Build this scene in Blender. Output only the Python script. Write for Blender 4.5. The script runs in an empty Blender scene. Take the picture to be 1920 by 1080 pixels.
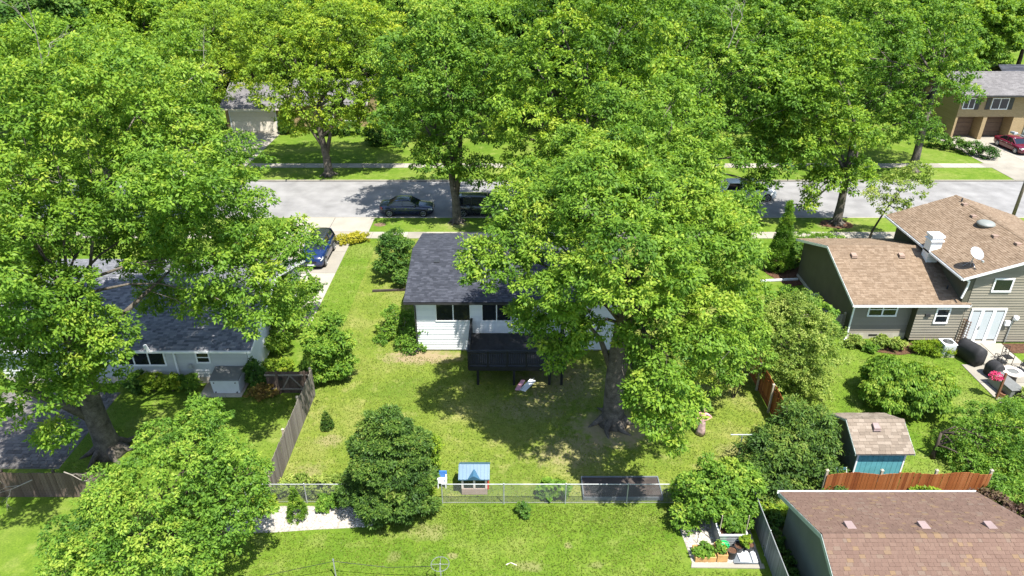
import bpy, math, random
import numpy as np
from mathutils import Vector, Matrix

# ------------------------------------------------------------------ camera, sky, sun, exposure
scene = bpy.context.scene
COL = scene.collection
CAM_H, PITCH, FPX = 24.1, math.radians(28.2), 1320.0
cam_data = bpy.data.cameras.new('camera')
cam_data.sensor_width = 36.0
cam_data.lens = FPX / 1920.0 * 36.0
cam_data.clip_start, cam_data.clip_end = 0.5, 2000.0
cam = bpy.data.objects.new('camera', cam_data)
COL.objects.link(cam)
cam.location = (0, 0, CAM_H)
cam.rotation_euler = (math.radians(90) - PITCH, 0, 0)
scene.camera = cam

SUN_DIR = Vector((0.27, -0.37, 1.0)).normalized()      # towards the sun: high, behind and to the right
sun_elev = math.asin(SUN_DIR.z)
world = bpy.data.worlds.new('World')
scene.world = world
world.use_nodes = True
wn, wl = world.node_tree.nodes, world.node_tree.links
wn.clear()
sky = wn.new('ShaderNodeTexSky')
sky.sky_type = 'NISHITA'
sky.sun_disc = False
sky.sun_elevation = sun_elev
sky.sun_rotation = math.atan2(SUN_DIR.x, SUN_DIR.y)
bg = wn.new('ShaderNodeBackground')
bg.inputs['Strength'].default_value = 0.122
wo = wn.new('ShaderNodeOutputWorld')
wl.new(sky.outputs['Color'], bg.inputs['Color'])
wl.new(bg.outputs['Background'], wo.inputs['Surface'])
sd = bpy.data.lights.new('sun', 'SUN')
sd.energy = 5.0
sd.angle = math.radians(0.5)
sd.color = (1.0, 0.955, 0.88)
sun = bpy.data.objects.new('sun', sd)
COL.objects.link(sun)
sun.location = (30, -30, 80)
sun.rotation_euler = SUN_DIR.to_track_quat('Z', 'Y').to_euler()
vs = scene.view_settings
vs.view_transform = 'Standard'
vs.look = 'None'
vs.gamma = 1.0
vs.use_curve_mapping = False
vs.exposure = 1.2
scene.cycles.max_bounces = 6
scene.cycles.diffuse_bounces = 3
scene.cycles.glossy_bounces = 2
scene.cycles.transmission_bounces = 3
scene.cycles.transparent_max_bounces = 4
scene.cycles.caustics_reflective = False
scene.cycles.caustics_refractive = False

RND = random.Random(7)
PI = math.pi
_cp, _sp = math.cos(PITCH), math.sin(PITCH)


def G(px, py, z=0.0):
    """A point of the place at height z (survey helper: sight line through a 1920x1080 pixel)."""
    a, b = (px - 960) / FPX, (py - 540) / FPX
    zc = (CAM_H - z) / (_sp + b * _cp)
    return Vector((a * zc, zc * (_cp - b * _sp), z))


# ------------------------------------------------------------------ materials
MATS = {}


def new_mat(name):
    m = bpy.data.materials.new(name)
    m.use_nodes = True
    nt = m.node_tree
    nt.nodes.clear()
    out = nt.nodes.new('ShaderNodeOutputMaterial')
    p = nt.nodes.new('ShaderNodeBsdfPrincipled')
    nt.links.new(p.outputs[0], out.inputs[0])
    MATS[name] = m
    return m, nt, p, out


def N(nt, kind, **kw):
    n = nt.nodes.new('ShaderNode' + kind)
    for k, v in kw.items():
        if k in n.inputs:
            n.inputs[k].default_value = v
        else:
            setattr(n, k, v)
    return n


def ramp(nt, stops):
    r = nt.nodes.new('ShaderNodeValToRGB')
    el = r.color_ramp.elements
    while len(el) < len(stops):
        el.new(0.5)
    for e, (pos, c) in zip(el, stops):
        e.position = pos
        e.color = (c[0], c[1], c[2], 1)
    return r


def mixc(nt, a, b, fac, mode='MIX'):
    m = nt.nodes.new('ShaderNodeMix')
    m.data_type = 'RGBA'
    m.blend_type = mode
    for sock, v in ((m.inputs[6], a), (m.inputs[7], b), (m.inputs[0], fac)):
        if hasattr(v, 'is_output') or isinstance(v, bpy.types.NodeSocket):
            nt.links.new(v, sock)
        elif isinstance(v, (int, float)):
            sock.default_value = v
        else:
            sock.default_value = (v[0], v[1], v[2], 1)
    return m.outputs[2]


def plain(name, c, rough=0.6, var=0.15, scale=3.0, fine=40.0, metal=0.0, bump=0.0, spec=0.5):
    """A painted or natural surface: base colour broken by two noises, a little relief."""
    m, nt, p, out = new_mat(name)
    tc = N(nt, 'TexCoord')
    n1 = N(nt, 'TexNoise', Scale=scale, Detail=4.0)
    n2 = N(nt, 'TexNoise', Scale=fine, Detail=2.0)
    nt.links.new(tc.outputs['Object'], n1.inputs['Vector'])
    nt.links.new(tc.outputs['Object'], n2.inputs['Vector'])
    lo = tuple(max(0, x * (1 - var)) for x in c)
    hi = tuple(min(1, x * (1 + var)) for x in c)
    r1 = ramp(nt, [(0.3, lo), (0.7, hi)])
    nt.links.new(n1.outputs['Fac'], r1.inputs['Fac'])
    r2 = ramp(nt, [(0.3, (1 - var * .8,) * 3), (0.7, (1, 1, 1))])
    nt.links.new(n2.outputs['Fac'], r2.inputs['Fac'])
    nt.links.new(mixc(nt, r1.outputs[0], r2.outputs[0], 1.0, 'MULTIPLY'), p.inputs['Base Color'])
    p.inputs['Roughness'].default_value = rough
    p.inputs['Metallic'].default_value = metal
    p.inputs['Specular IOR Level'].default_value = spec
    if bump:
        b = N(nt, 'Bump', Strength=bump, Distance=0.02)
        nt.links.new(n2.outputs['Fac'], b.inputs['Height'])
        nt.links.new(b.outputs[0], p.inputs['Normal'])
    return m


def leafmat(name, stops, trans=0.38, rough=0.55, tr_gain=1.6):
    """Leaves: colour by the leaf's own tint, light shining through."""
    m, nt, p, out = new_mat(name)
    at = N(nt, 'Attribute', attribute_name='tint')
    r = ramp(nt, stops)
    nt.links.new(at.outputs['Fac'], r.inputs['Fac'])
    nt.links.new(r.outputs[0], p.inputs['Base Color'])
    p.inputs['Roughness'].default_value = rough
    p.inputs['Specular IOR Level'].default_value = 0.2
    t = N(nt, 'BsdfTranslucent')
    g = mixc(nt, r.outputs[0], (tr_gain * 1.05, tr_gain, tr_gain * .45), 1.0, 'MULTIPLY')
    nt.links.new(g, t.inputs['Color'])
    mx = N(nt, 'MixShader')
    mx.inputs[0].default_value = trans
    nt.links.new(p.outputs[0], mx.inputs[1])
    nt.links.new(t.outputs[0], mx.inputs[2])
    nt.links.new(mx.outputs[0], out.inputs[0])
    return m


def tintmat(name, stops, rough=0.9, noise=0.25, scale=60.0, bump=0.3, big=0.12):
    """Shingles, boards, slabs: colour by the piece's own tint, granules on top, faint weather streaks."""
    m, nt, p, out = new_mat(name)
    at = N(nt, 'Attribute', attribute_name='tint')
    r = ramp(nt, stops)
    nt.links.new(at.outputs['Fac'], r.inputs['Fac'])
    tc = N(nt, 'TexCoord')
    n = N(nt, 'TexNoise', Scale=scale, Detail=3.0)
    nt.links.new(tc.outputs['Object'], n.inputs['Vector'])
    r2 = ramp(nt, [(0.3, (1 - noise,) * 3), (0.7, (1, 1, 1))])
    nt.links.new(n.outputs['Fac'], r2.inputs['Fac'])
    n3 = N(nt, 'TexNoise', Scale=0.7, Detail=5.0)
    nt.links.new(tc.outputs['Object'], n3.inputs['Vector'])
    r3 = ramp(nt, [(0.3, (1 - big,) * 3), (0.7, (1, 1, 1))])
    nt.links.new(n3.outputs['Fac'], r3.inputs['Fac'])
    c = mixc(nt, r.outputs[0], r2.outputs[0], 1.0, 'MULTIPLY')
    nt.links.new(mixc(nt, c, r3.outputs[0], 1.0, 'MULTIPLY'), p.inputs['Base Color'])
    p.inputs['Roughness'].default_value = rough
    p.inputs['Specular IOR Level'].default_value = 0.25
    b = N(nt, 'Bump', Strength=bump, Distance=0.01)
    nt.links.new(n.outputs['Fac'], b.inputs['Height'])
    nt.links.new(b.outputs[0], p.inputs['Normal'])
    return m


def glassmat(name, c=(0.012, 0.015, 0.018), rough=0.06):
    m, nt, p, out = new_mat(name)
    p.inputs['Base Color'].default_value = (*c, 1)
    p.inputs['Roughness'].default_value = rough
    p.inputs['Specular IOR Level'].default_value = 0.7
    return m


def paintmat(name, c, rough=0.25, metal=0.0, coat=0.6):
    m, nt, p, out = new_mat(name)
    tc = N(nt, 'TexCoord')
    n = N(nt, 'TexNoise', Scale=4.0, Detail=5.0)
    nt.links.new(tc.outputs['Object'], n.inputs['Vector'])
    r = ramp(nt, [(0.3, tuple(x * .9 for x in c)), (0.75, tuple(min(1, x * 1.1 + .003) for x in c))])
    nt.links.new(n.outputs['Fac'], r.inputs['Fac'])
    nt.links.new(r.outputs[0], p.inputs['Base Color'])
    p.inputs['Roughness'].default_value = rough
    p.inputs['Metallic'].default_value = metal
    p.inputs['Coat Weight'].default_value = coat
    p.inputs['Coat Roughness'].default_value = 0.08
    return m


# ------------------------------------------------------------------ objects
ORIG = {}          # world origin of every root and part (for meshes given in world coordinates)


def tag(o, label=None, cat=None, group=None, kind=None):
    for k, v in (('label', label), ('category', cat), ('group', group), ('kind', kind)):
        if v:
            o[k] = v
    return o


def thing(name, label, cat, loc=(0, 0, 0), rotz=0.0, group=None):
    o = bpy.data.objects.new(name, None)
    o.empty_display_size = 0.3
    COL.objects.link(o)
    o.location = loc
    o.rotation_euler = (0, 0, rotz)
    ORIG[o.name] = Vector(loc)
    return tag(o, label, cat, group)


def piece(name, me, parent, loc=(0, 0, 0), rot=(0, 0, 0)):
    """An object that shares mesh data; loc is in world axes relative to the parent's origin."""
    o = bpy.data.objects.new(name, me)
    COL.objects.link(o)
    o.parent = parent
    o.location = loc
    o.rotation_euler = rot
    return o


class MB:
    """Collects geometry for ONE mesh object."""

    def __init__(self):
        self.v, self.f, self.t = [], [], []
        self.tint = 0.5

    def verts(self, pts):
        i = len(self.v)
        self.v.extend([tuple(p) for p in pts])
        self.t.extend([self.tint] * len(pts))
        return i

    def quad(self, a, b, c, d):
        i = self.verts((a, b, c, d))
        self.f.append((i, i + 1, i + 2, i + 3))
        return self

    def poly(self, pts):
        i = self.verts(pts)
        self.f.append(tuple(range(i, i + len(pts))))
        return self

    def hexa(self, p):
        """p: 4 bottom points (counter-clockwise from above), 4 top points."""
        i = self.verts(p)
        for q in ((3, 2, 1, 0), (4, 5, 6, 7), (0, 1, 5, 4), (1, 2, 6, 5), (2, 3, 7, 6), (3, 0, 4, 7)):
            self.f.append(tuple(i + k for k in q))
        return self

    def box(self, x0, x1, y0, y1, z0, z1):
        return self.hexa([(x0, y0, z0), (x1, y0, z0), (x1, y1, z0), (x0, y1, z0),
                          (x0, y0, z1), (x1, y0, z1), (x1, y1, z1), (x0, y1, z1)])

    def cbox(self, c, s, rz=0.0, taper=1.0):
        """A box of size s standing on c (its base centre), turned by rz."""
        c = Vector(c)
        R = Matrix.Rotation(rz, 3, 'Z')
        pts = []
        for k, z in ((1.0, 0.0), (taper, s[2])):
            for sx, sy in ((-1, -1), (1, -1), (1, 1), (-1, 1)):
                pts.append(c + R @ Vector((sx * s[0] / 2 * k, sy * s[1] / 2 * k, z)))
        return self.hexa(pts)

    def beam(self, a, b, w, h=None, up=(0, 0, 1)):
        """A square bar from a to b."""
        a, b = Vector(a), Vector(b)
        h = h or w
        d = (b - a).normalized()
        u = Vector(up)
        if abs(d.dot(u)) > 0.95:
            u = Vector((0, 1, 0))
        s = d.cross(u).normalized()
        u = s.cross(d).normalized()
        p = []
        for e in (a, b):
            p.append([e + s * (sx * w / 2) + u * (sz * h / 2) for sx, sz in ((-1, -1), (1, -1), (1, 1), (-1, 1))])
        i = self.verts(p[0] + p[1])
        for q in ((0, 1, 2, 3), (7, 6, 5, 4), (0, 4, 5, 1), (1, 5, 6, 2), (2, 6, 7, 3), (3, 7, 4, 0)):
            self.f.append(tuple(i + k for k in q))
        return self

    def tube(self, pts, rad, n=7, cap=True):
        pts = [Vector(p) for p in pts]
        if not hasattr(rad, '__len__'):
            rad = [rad] * len(pts)
        prev = None
        rings = []
        for k, p in enumerate(pts):
            d = (pts[min(k + 1, len(pts) - 1)] - pts[max(k - 1, 0)]).normalized()
            if prev is None:
                ref = Vector((1, 0, 0)) if abs(d.x) < 0.9 else Vector((0, 1, 0))
                s = (ref - d * ref.dot(d)).normalized()
            else:
                s = (prev - d * prev.dot(d))
                s = s.normalized() if s.length > 1e-6 else Vector((1, 0, 0))
            prev = s
            u = d.cross(s)
            rings.append(self.verts([p + (s * math.cos(2 * PI * j / n) + u * math.sin(2 * PI * j / n)) * rad[k]
                                     for j in range(n)]))
        for a, b in zip(rings, rings[1:]):
            for j in range(n):
                self.f.append((a + j, a + (j + 1) % n, b + (j + 1) % n, b + j))
        if cap:
            self.f.append(tuple(rings[0] + j for j in reversed(range(n))))
            self.f.append(tuple(rings[-1] + j for j in range(n)))
        return self

    def lathe(self, c, prof, n=16, sx=1.0, sy=1.0):
        """prof: list of (radius, z) from bottom to top round a vertical axis through c."""
        rings = []
        for r, z in prof:
            rings.append(self.verts([(c[0] + r * sx * math.cos(2 * PI * j / n), c[1] + r * sy * math.sin(2 * PI * j / n),
                                      c[2] + z) for j in range(n)]))
        for a, b in zip(rings, rings[1:]):
            for j in range(n):
                self.f.append((a + j, a + (j + 1) % n, b + (j + 1) % n, b + j))
        self.f.append(tuple(rings[0] + j for j in reversed(range(n))))
        self.f.append(tuple(rings[-1] + j for j in range(n)))
        return self

    def mesh(self, name, mat, origin=(0, 0, 0), smooth=False):
        me = bpy.data.meshes.new(name)
        o = Vector(origin)
        me.from_pydata([(x - o.x, y - o.y, z - o.z) for x, y, z in self.v], [], self.f)
        a = me.attributes.new('tint', 'FLOAT', 'POINT')
        a.data.foreach_set('value', self.t)
        if mat:
            me.materials.append(MATS[mat] if isinstance(mat, str) else mat)
        if smooth:
            me.polygons.foreach_set('use_smooth', [True] * len(me.polygons))
        me.update()
        return me

    def build(self, name, mat, parent=None, local=False, smooth=False, bevel=0.0, loc=None):
        """World coordinates unless local; a top-level mesh takes loc as its origin."""
        if parent is not None:
            org = (0, 0, 0) if local else ORIG[parent.name]
        else:
            org = loc or (0, 0, 0)
        o = bpy.data.objects.new(name, self.mesh(name, mat, org, smooth))
        COL.objects.link(o)
        if parent is not None:
            o.parent = parent
        else:
            o.location = org
        ORIG[o.name] = Vector(org)
        if bevel:
            b = o.modifiers.new('edge', 'BEVEL')
            b.width = bevel
            b.segments = 2
            b.limit_method = 'ANGLE'
        return o


def copy_tree(o, parent=None):
    c = o.copy()
    COL.objects.link(c)
    c.parent = parent
    if parent is not None:
        c.matrix_parent_inverse = o.matrix_parent_inverse
    for ch in list(o.children):
        copy_tree(ch, c)
    return c


def struct(o):
    return tag(o, kind='structure')
# ------------------------------------------------------------------ the palette
def ground_material():
    m, nt, p, out = new_mat('lawn')
    tc = N(nt, 'TexCoord')
    pos = tc.outputs['Object']

    def noise(scale, detail=4.0, rough=0.55):
        n = N(nt, 'TexNoise', Scale=scale, Detail=detail, Roughness=rough)
        nt.links.new(pos, n.inputs['Vector'])
        return n.outputs['Fac']
    big = ramp(nt, [(0.30, (0.098, 0.152, 0.019)), (0.50, (0.146, 0.190, 0.028)), (0.68, (0.212, 0.218, 0.062))])
    nt.links.new(noise(0.22, 5.0, .6), big.inputs['Fac'])
    mid = ramp(nt, [(0.30, (0.66, 0.76, 0.64)), (0.60, (1.0, 1.0, 1.0)), (0.8, (1.22, 1.12, 1.22))])
    nt.links.new(noise(2.6, 5.0, .65), mid.inputs['Fac'])
    fine = ramp(nt, [(0.32, (0.55, 0.62, 0.55)), (0.52, (1.0, 1.0, 1.0)), (0.72, (1.3, 1.22, 1.2))])
    nt.links.new(noise(13.0, 4.0, .75), fine.inputs['Fac'])
    c = mixc(nt, big.outputs[0], mid.outputs[0], 0.9, 'MULTIPLY')
    c = mixc(nt, c, fine.outputs[0], 0.85, 'MULTIPLY')
    # straw-coloured worn patches
    dry = ramp(nt, [(0.54, (0, 0, 0)), (0.70, (1, 1, 1))])
    nt.links.new(noise(0.8, 6.0, .7), dry.inputs['Fac'])
    c = mixc(nt, c, (0.30, 0.27, 0.11), mixc(nt, (0, 0, 0), dry.outputs[0], 0.55))
    # bare earth where the ground is trodden: at the tree foot, by the yew, in the front lawn
    sx = N(nt, 'SeparateXYZ')
    nt.links.new(pos, sx.inputs[0])
    wob = noise(1.7, 6.0, .7)
    for (x, y, rx, ry, amt) in BARE:
        v1 = N(nt, 'Math', operation='SUBTRACT'); nt.links.new(sx.outputs[0], v1.inputs[0]); v1.inputs[1].default_value = x
        v2 = N(nt, 'Math', operation='SUBTRACT'); nt.links.new(sx.outputs[1], v2.inputs[0]); v2.inputs[1].default_value = y
        d1 = N(nt, 'Math', operation='DIVIDE'); nt.links.new(v1.outputs[0], d1.inputs[0]); d1.inputs[1].default_value = rx
        d2 = N(nt, 'Math', operation='DIVIDE'); nt.links.new(v2.outputs[0], d2.inputs[0]); d2.inputs[1].default_value = ry
        cv = N(nt, 'CombineXYZ'); nt.links.new(d1.outputs[0], cv.inputs[0]); nt.links.new(d2.outputs[0], cv.inputs[1])
        ln = N(nt, 'VectorMath', operation='LENGTH'); nt.links.new(cv.outputs[0], ln.inputs[0])
        ad = N(nt, 'Math', operation='ADD'); nt.links.new(ln.outputs['Value'], ad.inputs[0])
        ws = N(nt, 'Math', operation='MULTIPLY_ADD'); nt.links.new(wob, ws.inputs[0]); ws.inputs[1].default_value = 2.2; ws.inputs[2].default_value = -1.1
        nt.links.new(ws.outputs[0], ad.inputs[1])
        rr = ramp(nt, [(0.45, (amt,) * 3), (1.05, (0, 0, 0))])
        nt.links.new(ad.outputs[0], rr.inputs['Fac'])
        c = mixc(nt, c, (0.26, 0.20, 0.125), rr.outputs[0])
    # the drier lawn of the white house lies between greener neighbours
    inside = None
    for ax_, lo, hi in ((0, -11.1, 14.0), (1, 23.9, 54.0)):
        for v, op in ((lo, 'GREATER_THAN'), (hi, 'LESS_THAN')):
            q = N(nt, 'Math', operation=op); nt.links.new(sx.outputs[ax_], q.inputs[0]); q.inputs[1].default_value = v
            if inside is None:
                inside = q.outputs[0]
            else:
                mm = N(nt, 'Math', operation='MULTIPLY'); nt.links.new(inside, mm.inputs[0]); nt.links.new(q.outputs[0], mm.inputs[1]); inside = mm.outputs[0]
    green = mixc(nt, c, (0.78, 0.94, 0.68), 1.0, 'MULTIPLY')
    c = mixc(nt, green, c, inside)
    nt.links.new(c, p.inputs['Base Color'])
    p.inputs['Roughness'].default_value = 0.9
    p.inputs['Specular IOR Level'].default_value = 0.1
    b = N(nt, 'Bump', Strength=0.5, Distance=0.05)
    nt.links.new(noise(22.0, 4.0, .7), b.inputs['Height'])
    nt.links.new(b.outputs[0], p.inputs['Normal'])


BARE = [(5.4, 29.3, 2.6, 1.8, .8), (3.0, 27.5, 2.4, 1.6, .5), (1.0, 31.0, 2.6, 1.4, .4), (-3.8, 22.2, 1.1, .6, .6), (-5.0, 20.85, .4, .35, .5), (-2.5, 20.95, .26, .2, .8),
        (-5.4, 36.0, 2.9, .9, .9), (.6, 20.4, .9, .3, .6), (-9.4, 28.3, .9, .6, .45), (2.4, 21.5, .25, .2, .8),
        (3.5, 20.45, .35, .25, .5), (2.8, 33.6, 3.0, 2.6, .55), (11.2, 27.5, 1.0, .7, .35), (-9.8, 25.6, 1.0, 1.2, .4),
        (28.3, 56.6, 2.0, 1.0, .8), (12.6, 22.2, 1.6, 1.3, .9), (-4.8, 56.6, 1.3, 1.0, .6), (-27, 21.5, 1.5, .8, .7)]
ground_material()
plain('earth', (0.17, 0.12, 0.075), .95, .35, 4, 50, bump=.6, spec=.1)
plain('mulch', (0.11, 0.06, 0.038), .95, .45, 8, 60, bump=.8, spec=.1)
plain('gravel', (0.37, 0.345, 0.30), .95, .35, 9, 45, bump=1.0, spec=.2)
plain('road', (0.225, 0.222, 0.220), .9, .2, .6, 60, bump=.15, spec=.2)
tintmat('concrete', [(0, (0.27, 0.25, 0.21)), (.5, (0.33, 0.305, 0.255)), (1, (0.38, 0.35, 0.295))], .9, .15, 30, .2, .2)
tintmat('paver', [(0, (0.12, 0.112, 0.108)), (1, (0.20, 0.188, 0.18))], .9, .25, 40, .3)
plain('seam', (0.13, 0.12, 0.11), .95, .2)
# roofs
tintmat('shingle_slate', [(0, (0.034, 0.038, 0.050)), (.5, (0.046, 0.051, 0.066)), (1, (0.072, 0.078, 0.098))], .85, .3, 55)
tintmat('shingle_grey', [(0, (0.10, 0.105, 0.12)), (.5, (0.17, 0.175, 0.19)), (1, (0.25, 0.25, 0.265))], .85, .3, 55)
tintmat('shingle_tan', [(0, (0.188, 0.132, 0.086)), (.5, (0.228, 0.164, 0.110)), (1, (0.275, 0.204, 0.142))], .9, .3, 55)
tintmat('shingle_brown', [(0, (0.148, 0.094, 0.072)), (.45, (0.162, 0.104, 0.080)), (.82, (0.176, 0.115, 0.088)), (.90, (0.176, 0.128, 0.100)), (.95, (0.198, 0.132, 0.082)), (1, (0.208, 0.138, 0.080))], .92, .25, 45)
tintmat('shingle_weathered', [(0, (0.18, 0.145, 0.112)), (.5, (0.235, 0.19, 0.148)), (1, (0.30, 0.25, 0.20))], .9, .3, 50)
tintmat('shingle_pale', [(0, (0.155, 0.148, 0.148)), (1, (0.215, 0.205, 0.205))], .9, .3, 50)
# walls
tintmat('siding_white', [(0, (0.70, 0.73, 0.75)), (1, (0.80, 0.82, 0.83))], .55, .06, 20, .05, .1)
tintmat('siding_tan', [(0, (0.215, 0.195, 0.150)), (1, (0.265, 0.24, 0.19))], .6, .08, 20, .05, .12)
tintmat('siding_grey', [(0, (0.42, 0.44, 0.44)), (1, (0.50, 0.52, 0.51))], .6, .08, 20, .05, .12)
plain('wall_olive', (0.085, 0.082, 0.055), .8, .12, 1.2, 30, bump=.15)
plain('wall_green', (0.135, 0.155, 0.125), .8, .12, 1.2, 30, bump=.15)
plain('shed_green', (0.13, 0.155, 0.115), .8, .15, 2, 30)
plain('teal', (0.10, 0.33, 0.375), .65, .12, 3, 30)
plain('white_trim', (0.78, 0.79, 0.79), .5, .06)
plain('grey_trim', (0.33, 0.39, 0.37), .6, .08)
plain('dark_trim', (0.03, 0.03, 0.032), .5, .15)
plain('block', (0.40, 0.37, 0.31), .9, .15)
plain('deck_black', (0.007, 0.008, 0.010), .6, .35, 4, 30)
plain('deck_board', (0.013, 0.014, 0.017), .55, .4, 3, 30)
plain('vent_plastic', (0.25, 0.185, 0.175), .7, .1)
plain('vent_tan', (0.27, 0.19, 0.145), .7, .1)
plain('vent_dark', (0.03, 0.033, 0.04), .5, .1)
plain('cream', (0.66, 0.61, 0.52), .6, .05)
plain('door_brown', (0.15, 0.095, 0.06), .7, .15)
plain('bare_metal', (0.50, 0.51, 0.52), .35, .12, metal=.85)
plain('galvanised', (0.42, 0.44, 0.45), .5, .15, metal=.5)
plain('wire', (0.20, 0.21, 0.215), .55, .15, metal=.4)
plain('black_metal', (0.014, 0.014, 0.016), .45, .2)
plain('black_fabric', (0.016, 0.016, 0.018), .75, .3, bump=.2)
plain('black_plastic', (0.02, 0.02, 0.022), .5, .2)
plain('grey_plastic', (0.20, 0.215, 0.20), .55, .08)
plain('grey_lid', (0.145, 0.15, 0.145), .55, .08)
plain('white_plastic', (0.62, 0.64, 0.66), .45, .05)
plain('blue_plastic', (0.045, 0.118, 0.19), .4, .06)
plain('deep_blue_plastic', (0.03, 0.16, 0.48), .4, .06)
plain('taupe_plastic', (0.33, 0.25, 0.21), .55, .08)
plain('pale_plastic', (0.62, 0.55, 0.50), .55, .08)
plain('green_plastic', (0.015, 0.42, 0.12), .4, .06)
plain('red_plastic', (0.50, 0.03, 0.03), .4, .08)
plain('timber_orange', (0.50, 0.29, 0.11), .75, .2, 3, 30)
plain('timber_pale', (0.42, 0.36, 0.27), .85, .2, 3, 30)
plain('timber_dark', (0.055, 0.042, 0.035), .8, .3, 3, 30)
plain('lattice', (0.20, 0.09, 0.045), .8, .2)
tintmat('cedar', [(0, (0.26, 0.075, 0.022)), (.5, (0.36, 0.115, 0.032)), (1, (0.43, 0.16, 0.055))], .8, .35, 18, .2, .3)
tintmat('fence_grey', [(0, (0.17, 0.145, 0.125)), (1, (0.29, 0.26, 0.225))], .9, .35, 16, .3, .2)
tintmat('fence_brown', [(0, (0.095, 0.065, 0.052)), (1, (0.175, 0.13, 0.105))], .9, .35, 16, .3, .2)
tintmat('slat_grey', [(0, (0.115, 0.135, 0.15)), (1, (0.19, 0.21, 0.23))], .5, .1, 20, .1)
plain('bark', (0.125, 0.110, 0.092), .95, .45, 2.5, 14, bump=1.0, spec=.1)
plain('bark_dark', (0.085, 0.068, 0.055), .95, .45, 2.5, 14, bump=1.0, spec=.1)
plain('dead_wood', (0.26, 0.23, 0.20), .9, .25, 5, 30)
plain('skin', (0.52, 0.32, 0.24), .6, .06)
plain('hair', (0.10, 0.06, 0.035), .6, .3)
plain('pink_cloth', (0.62, 0.30, 0.36), .85, .08)
plain('skirt_cloth', (0.46, 0.32, 0.30), .85, .45, 6, 14)
plain('rubber', (0.012, 0.012, 0.013), .8, .2)
plain('alloy', (0.55, 0.56, 0.58), .3, .08, metal=.8)
plain('lamp_glass', (0.75, 0.76, 0.74), .15, .04)
plain('lamp_red', (0.35, 0.015, 0.015), .25, .1)
plain('pole_brown', (0.20, 0.15, 0.12), .8, .2)
plain('terracotta', (0.42, 0.20, 0.11), .8, .12)
glassmat('glass')
glassmat('glass_pale', (0.42, 0.46, 0.48), .25)
glassmat('car_glass', (0.010, 0.014, 0.022), .04)
paintmat('paint_navy', (0.012, 0.022, 0.055))
paintmat('paint_graphite', (0.022, 0.026, 0.030))
paintmat('paint_blue', (0.006, 0.02, 0.085))
paintmat('paint_maroon', (0.11, 0.006, 0.022))
paintmat('paint_red', (0.48, 0.02, 0.015))
paintmat('paint_white', (0.72, 0.73, 0.74))
# brick (too far off to tell the bricks apart)
m, nt, p, out = new_mat('brick')
tc = N(nt, 'TexCoord')
mp = N(nt, 'Mapping'); mp.inputs['Rotation'].default_value = (PI / 2, 0, 0)
br = N(nt, 'TexBrick', Scale=1.0)
br.inputs['Color1'].default_value = (0.27, 0.185, 0.078, 1)
br.inputs['Color2'].default_value = (0.34, 0.24, 0.11, 1)
br.inputs['Mortar'].default_value = (0.30, 0.26, 0.19, 1)
br.inputs['Brick Width'].default_value = .22
br.inputs['Row Height'].default_value = .075
br.inputs['Mortar Size'].default_value = .008
nt.links.new(tc.outputs['Object'], mp.inputs[0]); nt.links.new(mp.outputs[0], br.inputs['Vector'])
nt.links.new(br.outputs['Color'], p.inputs['Base Color'])
p.inputs['Roughness'].default_value = .9
# leaves: tint 0 = old inner leaf, 1 = young tip, with sunlit brightness put into the tint
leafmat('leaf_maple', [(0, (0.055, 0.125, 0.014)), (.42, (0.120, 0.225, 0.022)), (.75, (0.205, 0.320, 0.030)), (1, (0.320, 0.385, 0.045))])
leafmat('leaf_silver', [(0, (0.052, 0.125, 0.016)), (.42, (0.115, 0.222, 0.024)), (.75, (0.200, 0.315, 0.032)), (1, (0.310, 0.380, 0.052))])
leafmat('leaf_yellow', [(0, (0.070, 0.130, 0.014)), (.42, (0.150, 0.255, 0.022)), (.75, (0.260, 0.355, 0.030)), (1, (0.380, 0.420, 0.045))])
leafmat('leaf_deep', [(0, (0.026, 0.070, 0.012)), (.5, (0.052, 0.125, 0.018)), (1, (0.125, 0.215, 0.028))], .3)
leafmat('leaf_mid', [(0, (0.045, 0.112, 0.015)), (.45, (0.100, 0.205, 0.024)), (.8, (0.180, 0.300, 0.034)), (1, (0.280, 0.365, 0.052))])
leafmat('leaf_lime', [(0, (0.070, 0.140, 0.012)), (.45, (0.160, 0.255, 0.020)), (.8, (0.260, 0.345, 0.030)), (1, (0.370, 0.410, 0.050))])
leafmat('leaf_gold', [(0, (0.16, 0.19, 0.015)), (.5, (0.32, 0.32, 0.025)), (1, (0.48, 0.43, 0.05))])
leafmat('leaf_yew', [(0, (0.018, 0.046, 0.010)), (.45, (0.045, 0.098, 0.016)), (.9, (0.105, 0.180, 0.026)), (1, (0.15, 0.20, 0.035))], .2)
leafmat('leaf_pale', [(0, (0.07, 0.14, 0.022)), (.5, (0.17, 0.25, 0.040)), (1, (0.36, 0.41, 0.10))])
leafmat('leaf_red', [(0, (0.035, 0.022, 0.018)), (.5, (0.08, 0.045, 0.035)), (1, (0.13, 0.10, 0.045))], .2)
leafmat('leaf_rust', [(0, (0.09, 0.06, 0.02)), (.5, (0.18, 0.12, 0.03)), (1, (0.22, 0.20, 0.04))], .2)
leafmat('petal_pink', [(0, (0.40, 0.02, 0.09)), (1, (0.62, 0.07, 0.18))], .2)
leafmat('petal_white', [(0, (0.55, 0.55, 0.42)), (1, (0.78, 0.78, 0.66))], .2)
leafmat('grass_blade', [(0, (0.105, 0.155, 0.020)), (.5, (0.150, 0.195, 0.030)), (1, (0.20, 0.215, 0.055))], .3)
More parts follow.
